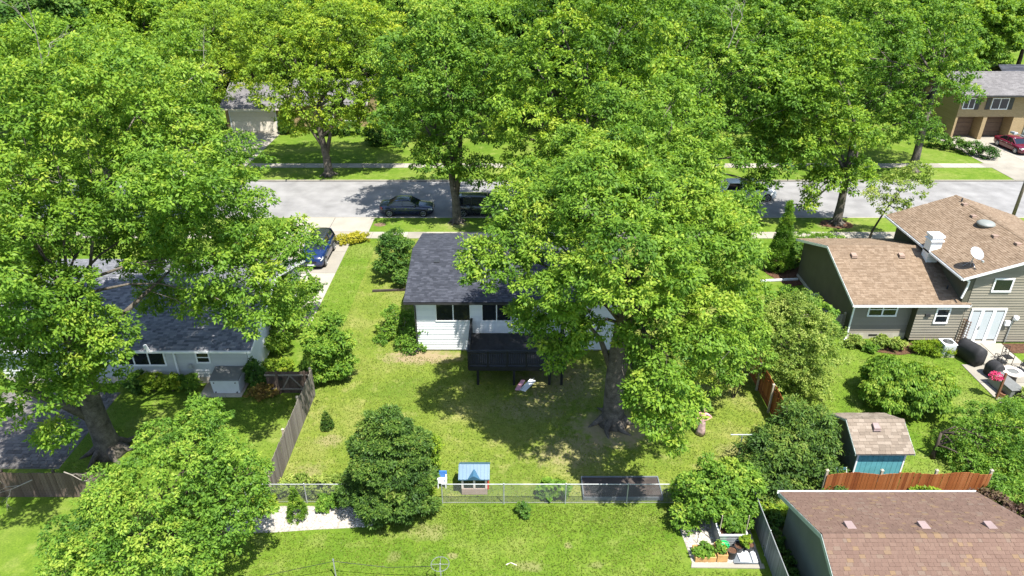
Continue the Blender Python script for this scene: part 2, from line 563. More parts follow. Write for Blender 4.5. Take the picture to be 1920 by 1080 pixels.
# ------------------------------------------------------------------ foliage
def leaf_mesh(name, P, ax, nr, ln, wd, tint, mat, fold=0.22):
    """One mesh of folded leaf quads. P base points, ax leaf axes, nr leaf normals, ln/wd sizes."""
    n = len(P)
    s = np.cross(ax, nr)
    s /= (np.linalg.norm(s, axis=1, keepdims=True) + 1e-9)
    nn = np.cross(s, ax)
    ln, wd = ln[:, None], wd[:, None]
    V = np.empty((n, 4, 3), np.float32)
    V[:, 0] = P
    V[:, 1] = P + ax * ln * .5 + s * wd * .5 - nn * wd * fold
    V[:, 2] = P + ax * ln - nn * ln * .18
    V[:, 3] = P + ax * ln * .5 - s * wd * .5 - nn * wd * fold
    me = bpy.data.meshes.new(name)
    me.vertices.add(n * 4)
    me.vertices.foreach_set('co', V.reshape(-1))
    F = np.empty((n, 2, 3), np.int32)
    b = np.arange(n, dtype=np.int32) * 4
    F[:, 0] = np.stack([b, b + 1, b + 2], 1)
    F[:, 1] = np.stack([b, b + 2, b + 3], 1)
    me.loops.add(n * 6)
    me.loops.foreach_set('vertex_index', F.reshape(-1))
    me.polygons.add(n * 2)
    me.polygons.foreach_set('loop_start', np.arange(n * 2, dtype=np.int32) * 3)
    me.polygons.foreach_set('loop_total', np.full(n * 2, 3, np.int32))
    a = me.attributes.new('tint', 'FLOAT', 'POINT')
    a.data.foreach_set('value', np.repeat(tint.astype(np.float32), 4))
    me.materials.append(MATS[mat])
    me.update(calc_edges=True)
    return me


def unit(a):
    return a / (np.linalg.norm(a, axis=1, keepdims=True) + 1e-9)


def sub_lobes(rng, lobes, n, frac, flat):
    """Billows: every lobe carries n smaller flattened clumps of foliage round a core."""
    out = [(x, y, z, a * .66, b * .66, c * .66) for x, y, z, a, b, c in lobes]
    for x, y, z, a, b, c in lobes:
        ph = rng.random() * 6.28
        for i in range(n):
            w = 1 - (i + .5) / n * 1.62                       # from the top down to a little below the middle
            q = math.sqrt(max(0, 1 - w * w))
            t = ph + i * 2.39996 + rng.normal() * .25
            d = rng.uniform(.66, .98)
            s = frac * rng.uniform(.65, 1.4)
            m = (a + b) / 2
            out.append((x + a * d * q * math.cos(t), y + b * d * q * math.sin(t), z + c * d * w, m * s, m * s, m * s * flat * rng.uniform(.8, 1.25)))
    return out


def crown_points(rng, lobes, n, shell=(0.62, 1.02), under=0.45, keep=0.80):
    """Clump centres near the outside of a union of ellipsoids; their outward directions and lobe numbers."""
    L = np.array(lobes, float)
    area = (L[:, 3] * L[:, 4] + L[:, 4] * L[:, 5] + L[:, 3] * L[:, 5])
    pts, outs, ks = [], [], []
    got = 0
    for _ in range(14):
        k = rng.choice(len(L), size=n * 2, p=area / area.sum())
        d = unit(rng.normal(size=(n * 2, 3)))
        flip = (d[:, 2] < -0.1) & (rng.random(n * 2) > under)
        d[flip, 2] *= -1
        r = shell[0] + (shell[1] - shell[0]) * np.sqrt(rng.random(n * 2))
        p = L[k, :3] + d * L[k, 3:6] * r[:, None]
        ok = np.ones(n * 2, bool)
        for j in range(len(L)):
            w = ok & (np.abs(p[:, 0] - L[j, 0]) < L[j, 3]) & (k != j)
            idx = np.nonzero(w)[0]
            q = (((p[idx] - L[j, :3]) / L[j, 3:6]) ** 2).sum(1)
            ok[idx[q < keep * keep]] = False
        pts.append(p[ok])
        outs.append(unit(d[ok] / L[k[ok], 3:6]))
        ks.append(k[ok])
        got += ok.sum()
        if got >= n:
            break
    return np.concatenate(pts)[:n], np.concatenate(outs)[:n], np.concatenate(ks)[:n]


def crown_mesh(name, seed, lobes, clumps, leaves, mat, rc=(.45, .85), flat=.6, leaf=(.15, .24), ratio=.55,
               droop=.35, up=.75, shell=(.62, 1.02), under=.45, keep=.80, tip=.5, rnd=.5, zmin=.05, sub=None, star=.6, patchy=.12):
    """Leaf tufts through the crown's volume. star: how far the leaves of a tuft radiate from its middle;
    tip: how far tuft tops are tinted lighter, for young leaves and for sunlight painted on them; sub: (count, size) of billows on every lobe."""
    rng = np.random.default_rng(seed)
    LL = sub_lobes(rng, lobes, sub[0], sub[1], .62) if sub else lobes
    C, O, K = crown_points(rng, LL, clumps, shell, under, keep)
    nc = len(C)
    n = nc * leaves
    k = np.repeat(np.arange(nc), leaves)
    R = rng.uniform(rc[0], rc[1], nc)[k]
    d = unit(rng.normal(size=(n, 3)) + O[k] * .35)
    f = rng.random(n) ** (1 / 2.2)
    f = f * (1 - star) + star * rng.random(n) * .75
    off = d * f[:, None]
    off[:, 2] *= flat
    P = C[k] + off * R[:, None]
    out = unit(O[k] * .35 + d)
    ax = out * np.array([1, 1, .55]) + rng.normal(size=(n, 3)) * (.6 - .35 * star)
    ax[:, 2] -= droop
    ax = unit(ax)
    nr = unit(out * .45 + O[k] * .25 + np.array([0, 0, up]) + rng.normal(size=(n, 3)) * rnd)
    ln = rng.uniform(leaf[0], leaf[1], n)
    P = P - ax * ln[:, None] * .3
    P[:, 2] = np.maximum(P[:, 2], zmin + rng.random(n) * .05)
    shift = rng.normal(0, patchy, len(LL))
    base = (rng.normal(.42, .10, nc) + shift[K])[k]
    tt = base + tip * (off[:, 2] / flat * .5 + (out * O[k]).sum(1) * .2) + rng.normal(0, .10, n)  # upper and outer leaves lighter: young growth plus painted sunlight
    return leaf_mesh(name, P, ax, nr, ln, ln * ratio * rng.uniform(.8, 1.2, n), np.clip(tt, 0, 1), mat)


def auto_lobes(seed, R, zb, zt, n=9, spread=.62, size=.5, stretch=1.0):
    """A broad crown: a core and n bulges round it, uneven."""
    r = random.Random(seed)
    zc, hz = (zb + zt) / 2, (zt - zb) / 2
    out = [(0, 0, zc, R * .66 * stretch, R * .66, hz * .80)]
    for i in range(n):
        a = 2 * PI * (i * .618 + r.uniform(-.08, .08))
        t = (i + .5) / n
        z = zb + (zt - zb) * (.22 + .66 * t)
        q = spread * R * math.sqrt(max(.12, 1 - ((z - zc) / hz) ** 2)) * r.uniform(.85, 1.15)
        s = R * size * r.uniform(.8, 1.2)
        out.append((q * math.cos(a) * stretch, q * math.sin(a), z, s, s, s * r.uniform(.62, .85)))
    return out


def bend(a, b, r, k=5, amp=.12):
    a, b = Vector(a), Vector(b)
    L = (b - a).length
    pts = [a.lerp(b, t / (k - 1)) + (Vector((r.uniform(-1, 1), r.uniform(-1, 1), r.uniform(-.3, .6))) * L * amp *
           math.sin(PI * t / (k - 1))) for t in range(k)]
    return pts


def trunk_mesh(name, seed, trunk, lobes, mat='bark', limb_r=.16, twigs=3, flare=1.7, extra=(), share=1.0):
    """trunk: list of (x, y, z, r). Limbs run from the upper trunk into every lobe, with finer branches."""
    r = random.Random(seed)
    b = MB()
    pts = [Vector(t[:3]) for t in trunk]
    rad = [t[3] for t in trunk]
    pts2, rad2 = [pts[0] + Vector((0, 0, -.08)), pts[0].lerp(pts[1], min(.5, .35 / max(.4, (pts[1] - pts[0]).length)))] + pts[1:], [rad[0] * flare, rad[0]] + rad[1:]
    b.tube(pts2, rad2, 10)
    if rad[0] > .22:                                    # surface roots
        for i in range(6):
            a = i * PI / 3 + r.uniform(-.3, .3)
            q = rad[0]
            b.tube([pts[0] + Vector((math.cos(a) * q * .6, math.sin(a) * q * .6, q * .7)),
                    pts[0] + Vector((math.cos(a) * q * 1.45, math.sin(a) * q * 1.45, .07)),
                    pts[0] + Vector((math.cos(a + .2) * q * 2.3, math.sin(a + .2) * q * 2.3, -.06))],
                   [q * .42, q * .24, q * .10], 6)
    top, n = pts[-1], len(pts)
    for lo in lobes:
        c = Vector(lo[:3])
        if r.random() > share:
            continue
        k = r.randint(max(0, n - 2), n - 1)
        s = pts[k]
        L = (c - s).length
        rr = limb_r * r.uniform(.7, 1.1)
        ctl = s.lerp(c, .35) + Vector((0, 0, L * .22))
        wv = Vector((r.uniform(-1, 1), r.uniform(-1, 1), r.uniform(-.5, .5))) * L * .06
        bp = [s * (1 - u) ** 2 + ctl * 2 * u * (1 - u) + c * u * u + wv * math.sin(u * 7.0) for u in (0, .2, .4, .6, .8, 1.0)]
        b.tube(bp, [rr * (1 - .72 * i / 5) for i in range(6)], 6)
        for _ in range(twigs):
            d = Vector((r.gauss(0, 1), r.gauss(0, 1), r.gauss(.4, .8))).normalized()
            e = c + Vector((d.x * lo[3], d.y * lo[4], d.z * lo[5])) * r.uniform(.75, 1.0)
            st = bp[r.randint(2, 5)]
            b.tube(bend(st, e, r, 4, .1), [rr * .34, rr * .24, rr * .14, rr * .05], 5)
    for path, rr in extra:
        b.tube(path, [rr * (1 - .8 * i / (len(path) - 1)) for i in range(len(path))], 6)
    return b.mesh(name, mat, smooth=True)


def tree(name, label, cat, base, trunk, lobes, crown_kw, seed, group=None, bark='bark', limb_r=.16, twigs=3, flare=1.6, extra=(), share=1.0):
    """trunk and lobes relative to the base."""
    t = thing(name, label, cat, (base[0], base[1], 0), 0, group)
    piece('crown', crown_mesh('crown', seed, lobes, **crown_kw), t)
    piece('trunk', trunk_mesh('trunk', seed, trunk, lobes, bark, limb_r, twigs, flare, extra, share), t)
    return t


def shrub(name, label, base, lobes, crown_kw, seed, group=None, cat='shrub', stems=6, stem_r=.025, stem_mat='bark_dark'):
    t = thing(name, label, cat, (base[0], base[1], 0), 0, group)
    piece('foliage', crown_mesh('foliage', seed, lobes, **crown_kw), t)
    r = random.Random(seed)
    b = MB()
    for i in range(stems):
        lo = lobes[i % len(lobes)]
        a = r.uniform(0, 6.3)
        q = min(lo[3], lo[4]) * .25
        b.tube(bend((math.cos(a) * q * .5, math.sin(a) * q * .5, 0), (lo[0] + math.cos(a) * q, lo[1] + math.sin(a) * q, lo[2] + lo[5] * .6), r, 4, .08),
               [stem_r, stem_r * .8, stem_r * .6, stem_r * .3], 5)
    piece('stems', b.mesh('stems', stem_mat), t)
    return t


def twig_spray(b, r, p, d, L, rad, depth):
    """A bare dead branch that forks."""
    d = Vector(d).normalized()
    e = Vector(p) + d * L
    mid = Vector(p).lerp(e, .5) + Vector((r.uniform(-1, 1), r.uniform(-1, 1), r.uniform(-1, 1))) * L * .1
    b.tube([p, mid, e], [rad, rad * .8, rad * .55], 5)
    if depth:
        for q in (mid, e, e):
            nd = (d + Vector((r.gauss(0, .6), r.gauss(0, .6), r.gauss(0, .5)))).normalized()
            twig_spray(b, r, q, nd, L * r.uniform(.5, .8), rad * .5, depth - 1)
# ------------------------------------------------------------------ the setting: ground, road, pavements
Y_KERB0, Y_KERB1 = 58.3, 68.0
X0, X1 = -260.0, 260.0
g = MB()
prof = [(-40, 0), (Y_KERB0 - .15, 0), (Y_KERB0 - .15, -.16), (Y_KERB1 + .15, -.16), (Y_KERB1 + .15, 0), (420, 0)]
for (ya, za), (yb, zb) in zip(prof, prof[1:]):
    g.quad((X0, ya, za), (X1, ya, za), (X1, yb, zb), (X0, yb, zb))
struct(g.build('ground', 'lawn'))
struct(MB().box(X0, X1, Y_KERB0, Y_KERB1, -.15, -.12).build('road', 'road'))
r = random.Random(3)


def slab_path(name, x0, x1, y0, y1, step, along='x', z=.025, gap=.025, sub=1):
    """A pavement laid in slabs; the slabs are pieces of their own on a dark bed."""
    bed = struct(MB().box(x0, x1, y0, y1, -.02, .006).build(name, 'seam'))
    a0, a1 = (x0, x1) if along == 'x' else (y0, y1)
    n = max(1, round((a1 - a0) / step))
    L = (a1 - a0) / n
    w = (y1 - y0) if along == 'x' else (x1 - x0)
    for i in range(n):
        for j in range(sub):
            b = MB()
            b.tint = r.random()
            c0, c1 = a0 + i * L + gap / 2, a0 + (i + 1) * L - gap / 2
            d0 = (y0 if along == 'x' else x0) + j * w / sub + gap / 2 * (j > 0)
            d1 = (y0 if along == 'x' else x0) + (j + 1) * w / sub - gap / 2 * (j < sub - 1)
            zz = z + r.uniform(-.004, .004)
            if along == 'x':
                b.box(c0, c1, d0 + .003, d1 - .003, .0, zz)
            else:
                b.box(d0 + .003, d1 - .003, c0, c1, .0, zz)
            b.build('slab', 'concrete', bed)
    return bed


slab_path('sidewalk', -42, -18.6, 53.7, 55.0, 1.5)
slab_path('sidewalk', -13.3, 62, 53.7, 55.0, 1.5)
slab_path('far_sidewalk', -28.2, 58.0, 72.0, 73.4, 1.5)
for nm, ya, yb in (('kerb', Y_KERB0 - .15, Y_KERB0), ('far_kerb', Y_KERB1, Y_KERB1 + .15)):
    bed = struct(MB().box(X0, X1, ya, yb, -.15, -.05).build(nm, 'seam'))
    for i in range(50):
        b = MB(); b.tint = r.uniform(.3, 1)
        b.box(-75 + i * 3 + .01, -72 + i * 3 - .01, ya + .002, yb - .002, -.06, .02)
        b.build('kerbstone', 'concrete', bed)
# drives
slab_path('driveway_apron', -19.2, -12.2, 55.02, Y_KERB0 - .17, 3.2, 'y', .028, .05, 2)
slab_path('driveway', -18.6, -13.3, 39.6, 54.98, 3.8, 'y', .026, .04, 2)
slab_path('far_driveway', -35.2, -28.4, 68.2, 86.2, 4.5, 'y', .02, .04, 2)
slab_path('far_driveway', 51.0, 60.6, 68.2, 84.0, 4.5, 'y', .02, .04, 2)
# brick-paver patio under the big maple, lower left
bed = struct(MB().box(-29.0, -22.2, 26.2, 32.4, -.02, .008).build('paver_patio', 'seam'))
pv = []
for k in range(6):
    b = MB(); b.tint = k / 5
    b.hexa([(0, 0, 0), (.37, 0, 0), (.37, .24, 0), (0, .24, 0), (.01, .01, .03), (.36, .01, .03), (.36, .23, .03), (.01, .23, .03)])
    pv.append(b.mesh('paver', 'paver'))
rest = MB()
for j in range(24):
    for i in range(20):
        x, y = -28.9 + i * .38 + (j % 2) * .19, 26.25 + j * .255
        if x + .37 > -22.2:
            continue
        if x > -26.2 and j < 25 and (j * 20 + i) % 1 == 0 and x > -25.6 - 0 * j:
            piece('paver', r.choice(pv), bed, (x, y, .008))
        else:
            rest.tint = r.random()
            rest.box(x, x + .37, y, y + .24, .008, .038)
tag(rest.build('paver_field', 'paver', bed), kind='stuff')


def patch(name, mat, pts, z=.012, h=.012):
    """A low irregular bed with its own thickness."""
    b = MB()
    n = len(pts)
    i = b.verts([(x, y, 0.002) for x, y in pts] + [(x, y, z) for x, y in pts])
    b.f.append(tuple(range(i + n, i + 2 * n)))
    for k in range(n):
        b.f.append((i + k, i + (k + 1) % n, i + n + (k + 1) % n, i + n + k))
    return struct(b.build(name, mat))


def blobpts(x, y, rx, ry, n=22, seed=0, amp=.12):
    rr = random.Random(seed)
    return [(x + rx * math.cos(2 * PI * k / n) * (1 + rr.uniform(-amp, amp)), y + ry * math.sin(2 * PI * k / n) * (1 + rr.uniform(-amp, amp))) for k in range(n)]


def stones(name, label, n, region, mat, size=(.03, .08), seed=0):
    """Loose stones lying on a bed."""
    rr = random.Random(seed)
    b = MB()
    for _ in range(n):
        x, y = region(rr)
        s = rr.uniform(*size)
        b.tint = rr.random()
        a = rr.uniform(0, 6.3)
        b.cbox((x, y, .006), (s, s * rr.uniform(.6, 1), s * rr.uniform(.3, .6)), a, .6)
    o = b.build(name, mat)
    return tag(o, label, name.replace('_', ' '), kind='stuff')


tintmat('pebble', [(0, (0.40, 0.36, 0.31)), (1, (0.74, 0.71, 0.66))], .9, .2, 40)
patch('gravel_bed', 'gravel', [(-12.6, 22.1), (-10.4, 22.2), (-8.8, 22.35), (-7.2, 22.45), (-6.2, 22.6), (-6.0, 23.75), (-12.9, 23.75)])
stones('gravel', 'white stone chips in the bed along the wire fence', 1500, lambda q: (q.uniform(-12.5, -6.4), q.uniform(22.5, 23.65)), 'pebble', seed=1)
patch('garden_gravel', 'gravel', [(7.35, 23.3), (7.55, 20.55), (10.45, 20.5), (10.55, 23.6), (7.3, 23.7)])
stones('garden_stone', 'white stone chips in the kitchen garden corner', 1800, lambda q: (q.uniform(7.6, 10.4), q.uniform(20.6, 23.5)), 'pebble', seed=2)
patch('edging_strip', 'concrete', [(7.45, 20.3), (10.5, 20.25), (10.5, 20.48), (7.52, 20.53)], .05)
patch('planting_bed', 'mulch', [(22.0, 37.6), (22.0, 36.7), (23.8, 36.2), (26.0, 36.6), (28.3, 37.0), (28.3, 37.6)], .03)
patch('mulch_ring', 'mulch', blobpts(28.3, 56.7, 1.4, .95, seed=4), .03)
patch('side_bed', 'mulch', blobpts(20.6, 47.6, 1.4, 2.2, seed=5), .03)
patch('patio_bed', 'mulch', [(30.9, 37.5), (30.9, 36.4), (36, 36.4), (36, 37.5)], .03)
patch('tree_soil', 'earth', blobpts(-11.5, 56.6, .5, .4, seed=6), .01)
# right-hand patio of poured slabs
slab_path('patio', 28.25, 30.85, 35.2, 37.5, 2.2, 'y', .05, .04, 2)
slab_path('patio', 27.05, 36.0, 31.4, 35.17, 1.85, 'y', .045, .04, 3)
# ------------------------------------------------------------------ house building kit
def shingle_rows(P, U, L, V, S, exp, wmin, wmax, seed, thick=.014):
    """Yields (four top corners + lower lip, tint) of every shingle tab on a rectangular slope."""
    rr = random.Random(seed)
    Nn = U.cross(V).normalized()
    rows = max(1, int(S / exp))
    e = S / rows
    for j in range(rows):
        x = -rr.uniform(0, wmax)
        while x < L - .02:
            w = rr.uniform(wmin, wmax)
            a, b = max(0, x), min(L, x + w)
            x += w
            if b - a < .03:
                continue
            t = thick * rr.choice((.75, 1.0, 1.55))
            yield (P, U, V, Nn, a + .003, b - .003, j * e - .01, min(S, (j + 1) * e + .012), t, rr.random())


def add_tab(b, P, U, V, Nn, a, c, v0, v1, t, tint):
    b.tint = tint
    i = b.verts([P + U * a + V * v0 + Nn * .001, P + U * c + V * v0 + Nn * .001,
                 P + U * a + V * v0 + Nn * t, P + U * c + V * v0 + Nn * t,
                 P + U * c + V * v1 + Nn * .002, P + U * a + V * v1 + Nn * .002])
    b.f.append((i, i + 1, i + 3, i + 2))
    b.f.append((i + 2, i + 3, i + 4, i + 5))
    b.f.append((i, i + 2, i + 5))
    b.f.append((i + 1, i + 4, i + 3))


def gable_roof(house, axis, a0, a1, b0, b1, ze, zr, shingle, base_mat='seam', trim='white_trim', exp=.145, tabs=(.16, .34),
               thick=.16, seed=1, bm=None, fascia=.18, singles=None, slopes=(0, 1)):
    """A gable roof. axis: direction of the ridge. singles: how many tabs (nearest the camera) are objects of their own."""
    bm = (b0 + b1) / 2 if bm is None else bm

    def pt(a, b, z):
        return Vector((a, b, z)) if axis == 'x' else Vector((b, a, z))
    m = MB()
    prof = [(b0, ze), (bm, zr), (b1, ze), (b1, ze - thick), (bm, zr - thick), (b0, ze - thick)]
    i = m.verts([pt(a0, b, z) for b, z in prof] + [pt(a1, b, z) for b, z in prof])
    n = 6
    order = 1 if axis == 'x' else -1
    for k in range(n):
        f = (i + k, i + n + k, i + n + (k + 1) % n, i + (k + 1) % n)
        m.f.append(f if order > 0 else f[::-1])
    m.f.append((i, i + 1, i + 4, i + 5)); m.f.append((i + 1, i + 2, i + 3, i + 4))
    m.f.append((i + n, i + n + 5, i + n + 4, i + n + 1)); m.f.append((i + n + 1, i + n + 4, i + n + 3, i + n + 2))
    roof = m.build('roof', base_mat, house)
    # shingles
    joined = MB()
    allt = []
    for s in slopes:
        e0 = b0 if s == 0 else b1
        A = pt(a0, e0, ze)
        B = pt(a1, e0, ze)
        R0 = pt(a0, bm, zr)
        U = (B - A).normalized()
        V = (R0 - A).normalized()
        if U.cross(V).z < 0:
            A, U = B, -U
        allt += list(shingle_rows(A - U * .012, U, (B - pt(a0, e0, ze)).length + .024, V, (R0 - pt(a0, e0, ze)).length, exp, tabs[0], tabs[1], seed + s))
    if singles:
        def score(t):
            c = t[0] + t[1] * (t[4] + t[5]) / 2 + t[2] * (t[6] + t[7]) / 2
            return (c - Vector((0, 0, CAM_H))).length + (1000 if not singles(c) else 0)
        allt.sort(key=score)
        for t in allt[:300]:
            o = t[0] + t[1] * t[4] + t[2] * t[6]
            b = MB()
            add_tab(b, t[0], t[1], t[2], t[3], t[4], t[5], t[6], t[7], t[8], t[9])
            me = b.mesh('shingle', shingle, o)
            piece('shingle', me, roof, o - ORIG[house.name])
        allt = allt[300:]
    for t in allt:
        add_tab(joined, *t)
    tag(joined.build('shingles', shingle, roof), kind='stuff')
    # ridge caps
    cap = MB()
    k = int((a1 - a0) / .25)
    rr = random.Random(seed)
    for j in range(k):
        cap.tint = rr.random()
        p0, p1 = a0 + j * (a1 - a0) / k, a0 + (j + 1) * (a1 - a0) / k + .03
        dz = (zr - ze) / abs(bm - b0) * .14
        cap.quad(pt(p0, bm - .14, zr - dz + .03), pt(p1, bm - .14, zr - dz + .022), pt(p1, bm, zr + .03), pt(p0, bm, zr + .04))
        cap.quad(pt(p0, bm, zr + .04), pt(p1, bm, zr + .03), pt(p1, bm + .14, zr - dz + .022), pt(p0, bm + .14, zr - dz + .03))
    tag(cap.build('ridge_caps', shingle, roof), kind='stuff')
    # fascia along eaves and rakes
    for a, d in ((a0, -1), (a1, 1)):
        for (u0, z0), (u1, z1) in (((b0, ze), (bm, zr)), ((bm, zr), (b1, ze))):
            f = MB()
            q = [pt(a + d * .004, u0, z0 - fascia), pt(a + d * .004, u1, z1 - fascia), pt(a + d * .03, u1, z1 - fascia), pt(a + d * .03, u0, z0 - fascia),
                 pt(a + d * .004, u0, z0 - .01), pt(a + d * .004, u1, z1 - .01), pt(a + d * .03, u1, z1 - .01), pt(a + d * .03, u0, z0 - .01)]
            f.hexa(q)
            f.build('rake_board', trim, roof)
    return roof


def gutter(house, axis, a0, a1, b, z, d, mat='white_trim', size=.11):
    """An open gutter on the eave; d: outward direction (+1/-1) across the ridge axis."""
    m = MB()
    s = d * size
    if axis == 'x':
        m.box(a0, a1, min(b, b + .012 * d), max(b, b + .012 * d), z - size, z)
        m.box(a0, a1, min(b, b + s), max(b, b + s), z - size - .012, z - size)
        m.box(a0, a1, min(b + s, b + s - .012 * d), max(b + s, b + s - .012 * d), z - size, z)
    else:
        m.box(min(b, b + .012 * d), max(b, b + .012 * d), a0, a1, z - size, z)
        m.box(min(b, b + s), max(b, b + s), a0, a1, z - size - .012, z - size)
        m.box(min(b + s, b + s - .012 * d), max(b + s, b + s - .012 * d), a0, a1, z - size, z)
    return m.build('gutter', mat, house)


def pipe(house, pts, mat='white_trim', w=.075, name='downspout'):
    m = MB()
    for a, b in zip(pts, pts[1:]):
        m.beam(a, b, w, w * .75, (0, 1, 0))
    return m.build(name, mat, house)


def wall_block(house, x0, x1, y0, y1, z0, z1, mat, gable=None):
    """Plain wall body; gable=(axis, z_ridge) adds the triangular ends."""
    m = MB()
    m.box(x0, x1, y0, y1, z0, z1)
    if gable:
        ax, zr = gable
        if ax == 'x':
            ym = (y0 + y1) / 2
            for x in (x0, x1):
                m.poly([(x, y0, z1), (x, y1, z1), (x, ym, zr)] if x == x1 else [(x, y1, z1), (x, y0, z1), (x, ym, zr)])
        else:
            xm = (x0 + x1) / 2
            for y in (y0, y1):
                m.poly([(x0, y, z1), (x1, y, z1), (xm, y, zr)] if y == y0 else [(x1, y, z1), (x0, y, z1), (xm, y, zr)])
    return m.build('wall', mat, house)


def siding_front(wall, house, x0, x1, y, z0, z1, mat, exp=.2, top=None, seed=1):
    """Lap boards on a wall that faces -Y; top(z) gives (x0, x1) above the eave for a gable."""
    rr = random.Random(seed)
    n = round((z1 - z0) / exp)
    e = (z1 - z0) / n
    shared = None
    o = ORIG[house.name]
    for j in range(n):
        za, zb = z0 + j * e, z0 + (j + 1) * e
        xa, xb = x0, x1
        if top:
            t = top(zb)
            xa, xb = max(x0, t[0]), min(x1, t[1])
            if xb - xa < .2:
                continue
        tint = rr.choice((.2, .5, .8))
        b = MB()
        b.tint = tint
        b.hexa([(xa, y - .050, za + .006), (xb, y - .050, za + .006), (xb, y - .002, za + .004), (xa, y - .002, za + .004),
                (xa, y - .010, zb + .002), (xb, y - .010, zb + .002), (xb, y - .002, zb + .002), (xa, y - .002, zb + .002)])
        b.build('siding_board', mat, wall)


def window_front(house, x0, x1, z0, z1, y, lights=1, frame='white_trim', t=.07, split=False, glass='glass'):
    """A window in a wall that faces -Y: frame with mullions, every pane a piece of its own."""
    m = MB()
    yf = y - .06
    m.box(x0 - t, x1 + t, yf, y, z1, z1 + t); m.box(x0 - t, x1 + t, yf - .02, y, z0 - t, z0)
    m.box(x0 - t, x0, yf, y, z0, z1); m.box(x1, x1 + t, yf, y, z0, z1)
    w = (x1 - x0) / lights
    for k in range(1, lights):
        m.box(x0 + k * w - t * .45, x0 + k * w + t * .45, yf + .006, y, z0, z1)
    if split:
        zm = (z0 + z1) / 2
        m.box(x0, x1, yf + .012, y, zm - .03, zm + .03)
    f = m.build('window', frame, house)
    for k in range(lights):
        zz = [(z0, z1)] if not split else [(z0, (z0 + z1) / 2), ((z0 + z1) / 2, z1)]
        for a, b in zz:
            MB().box(x0 + k * w + .005, x0 + (k + 1) * w - .005, y - .042, y - .034, a + .004, b - .004).build('pane', glass, f)
    return f


def roof_vent(roof, house, c, mat, s=(.36, .40, .14), slope=.3):
    m = MB()
    x, y, z = c
    m.hexa([(x - s[0] / 2, y - s[1] / 2, z - .04), (x + s[0] / 2, y - s[1] / 2, z - .04), (x + s[0] / 2, y + s[1] / 2, z + s[1] * slope - .04), (x - s[0] / 2, y + s[1] / 2, z + s[1] * slope - .04),
            (x - s[0] / 2, y - s[1] / 2, z + s[2]), (x + s[0] / 2, y - s[1] / 2, z + s[2]), (x + s[0] * .45, y + s[1] / 2, z + s[1] * slope + s[2] * .6), (x - s[0] * .45, y + s[1] / 2, z + s[1] * slope + s[2] * .6)])
    m.box(x - s[0] * .6, x + s[0] * .6, y - s[1] * .62, y - s[1] * .5, z - .05, z + .02)
    return m.build('roof_vent', mat, roof, bevel=.012)


def stack(roof, house, c, h=.4, r=.05, mat='vent_dark'):
    m = MB()
    m.lathe((c[0], c[1], c[2] - .05), [(r * 2.2, 0), (r * 2.0, .05), (r * 1.1, .10), (r, .12), (r, h), (r * .8, h)], 10)
    return m.build('vent_pipe', mat, roof)


# ------------------------------------------------------------------ white ranch house
H = thing('ranch_house', 'white sided house with dark slate shingle roof and black deck behind', 'house', (0, 41.3, 0))
wx0, wx1, wy0, wy1, zE, zR = -5.88, 6.5, 36.72, 45.85, 3.62, 4.85
W = wall_block(H, wx0, wx1, wy0, wy1, .12, zE, 'siding_white', ('x', zR - .2))
MB().box(wx0 + .03, wx1 - .03, wy0 + .03, wy1 - .03, -.05, .12).build('foundation', 'block', H)
siding_front(W, H, wx0, wx1, wy0, .12, 3.62, 'siding_white', .18, seed=2)
R = gable_roof(H, 'x', -6.4, 7.0, 36.25, 46.3, zE + .1, zR, 'shingle_slate', 'dark_trim', 'dark_trim', seed=11)
MB().box(-6.35, 6.95, 36.30, 36.70, zE - .06, zE - .03).build('soffit', 'white_trim', H)
gutter(H, 'x', -6.4, 7.0, 36.25, zE + .07, -1, 'dark_trim', .10)
gutter(H, 'x', -6.4, 7.0, 46.3, zE + .07, 1, 'dark_trim', .10)
window_front(H, -4.55, -2.55, 2.22, 3.30, wy0 - .012, 2, 'white_trim')
window_front(H, -1.78, -.08, 2.22, 3.30, wy0 - .012, 2, 'white_trim')
window_front(H, 3.05, 4.45, 2.22, 3.30, wy0 - .012, 2, 'white_trim')
D = MB().box(.38, 1.32, wy0 - .075, wy0 - .02, 1.40, 3.46)
D.box(.27, .38, wy0 - .09, wy0 - .01, 1.38, 3.56); D.box(1.32, 1.43, wy0 - .09, wy0 - .01, 1.38, 3.56); D.box(.38, 1.32, wy0 - .09, wy0 - .01, 3.46, 3.56)
D = D.build('door', 'white_trim', H)
MB().box(.52, 1.18, wy0 - .084, wy0 - .076, 1.75, 2.45).build('pane', 'glass_pale', D)
MB().box(.52, 1.18, wy0 - .084, wy0 - .076, 2.55, 3.35).build('pane', 'glass', D)
MB().box(.42, .46, wy0 - .12, wy0 - .076, 2.35, 2.50).build('door_handle', 'black_metal', D)
pipe(H, [(-5.8, 36.2, 3.5), (-5.82, 36.64, 3.25), (-5.82, 36.64, .25), (-5.95, 36.35, .12)], 'dark_trim', .085)
MB().box(-5.88, -5.78, wy0 - .036, wy0 - .004, .12, 3.6).build('corner_board', 'white_trim', H)
MB().box(-2.62, -2.45, wy0 - .1, wy0 - .032, .45, 1.1).build('meter_box', 'white_trim', H)
roof_vent(R, H, (-4.75, 40.0, 4.48), 'vent_dark', (.36, .36, .14), .25)
roof_vent(R, H, (3.2, 40.0, 4.48), 'vent_dark', (.36, .36, .14), .25)
tag(MB().beam((-10.0, 44.35, .10), (-7.2, 44.55, .10), .13).build('drain_pipe', 'timber_dark', loc=(-8.6, 44.45, 0)), 'dark drain pipe lying on the lawn beside the white house', 'pipe')

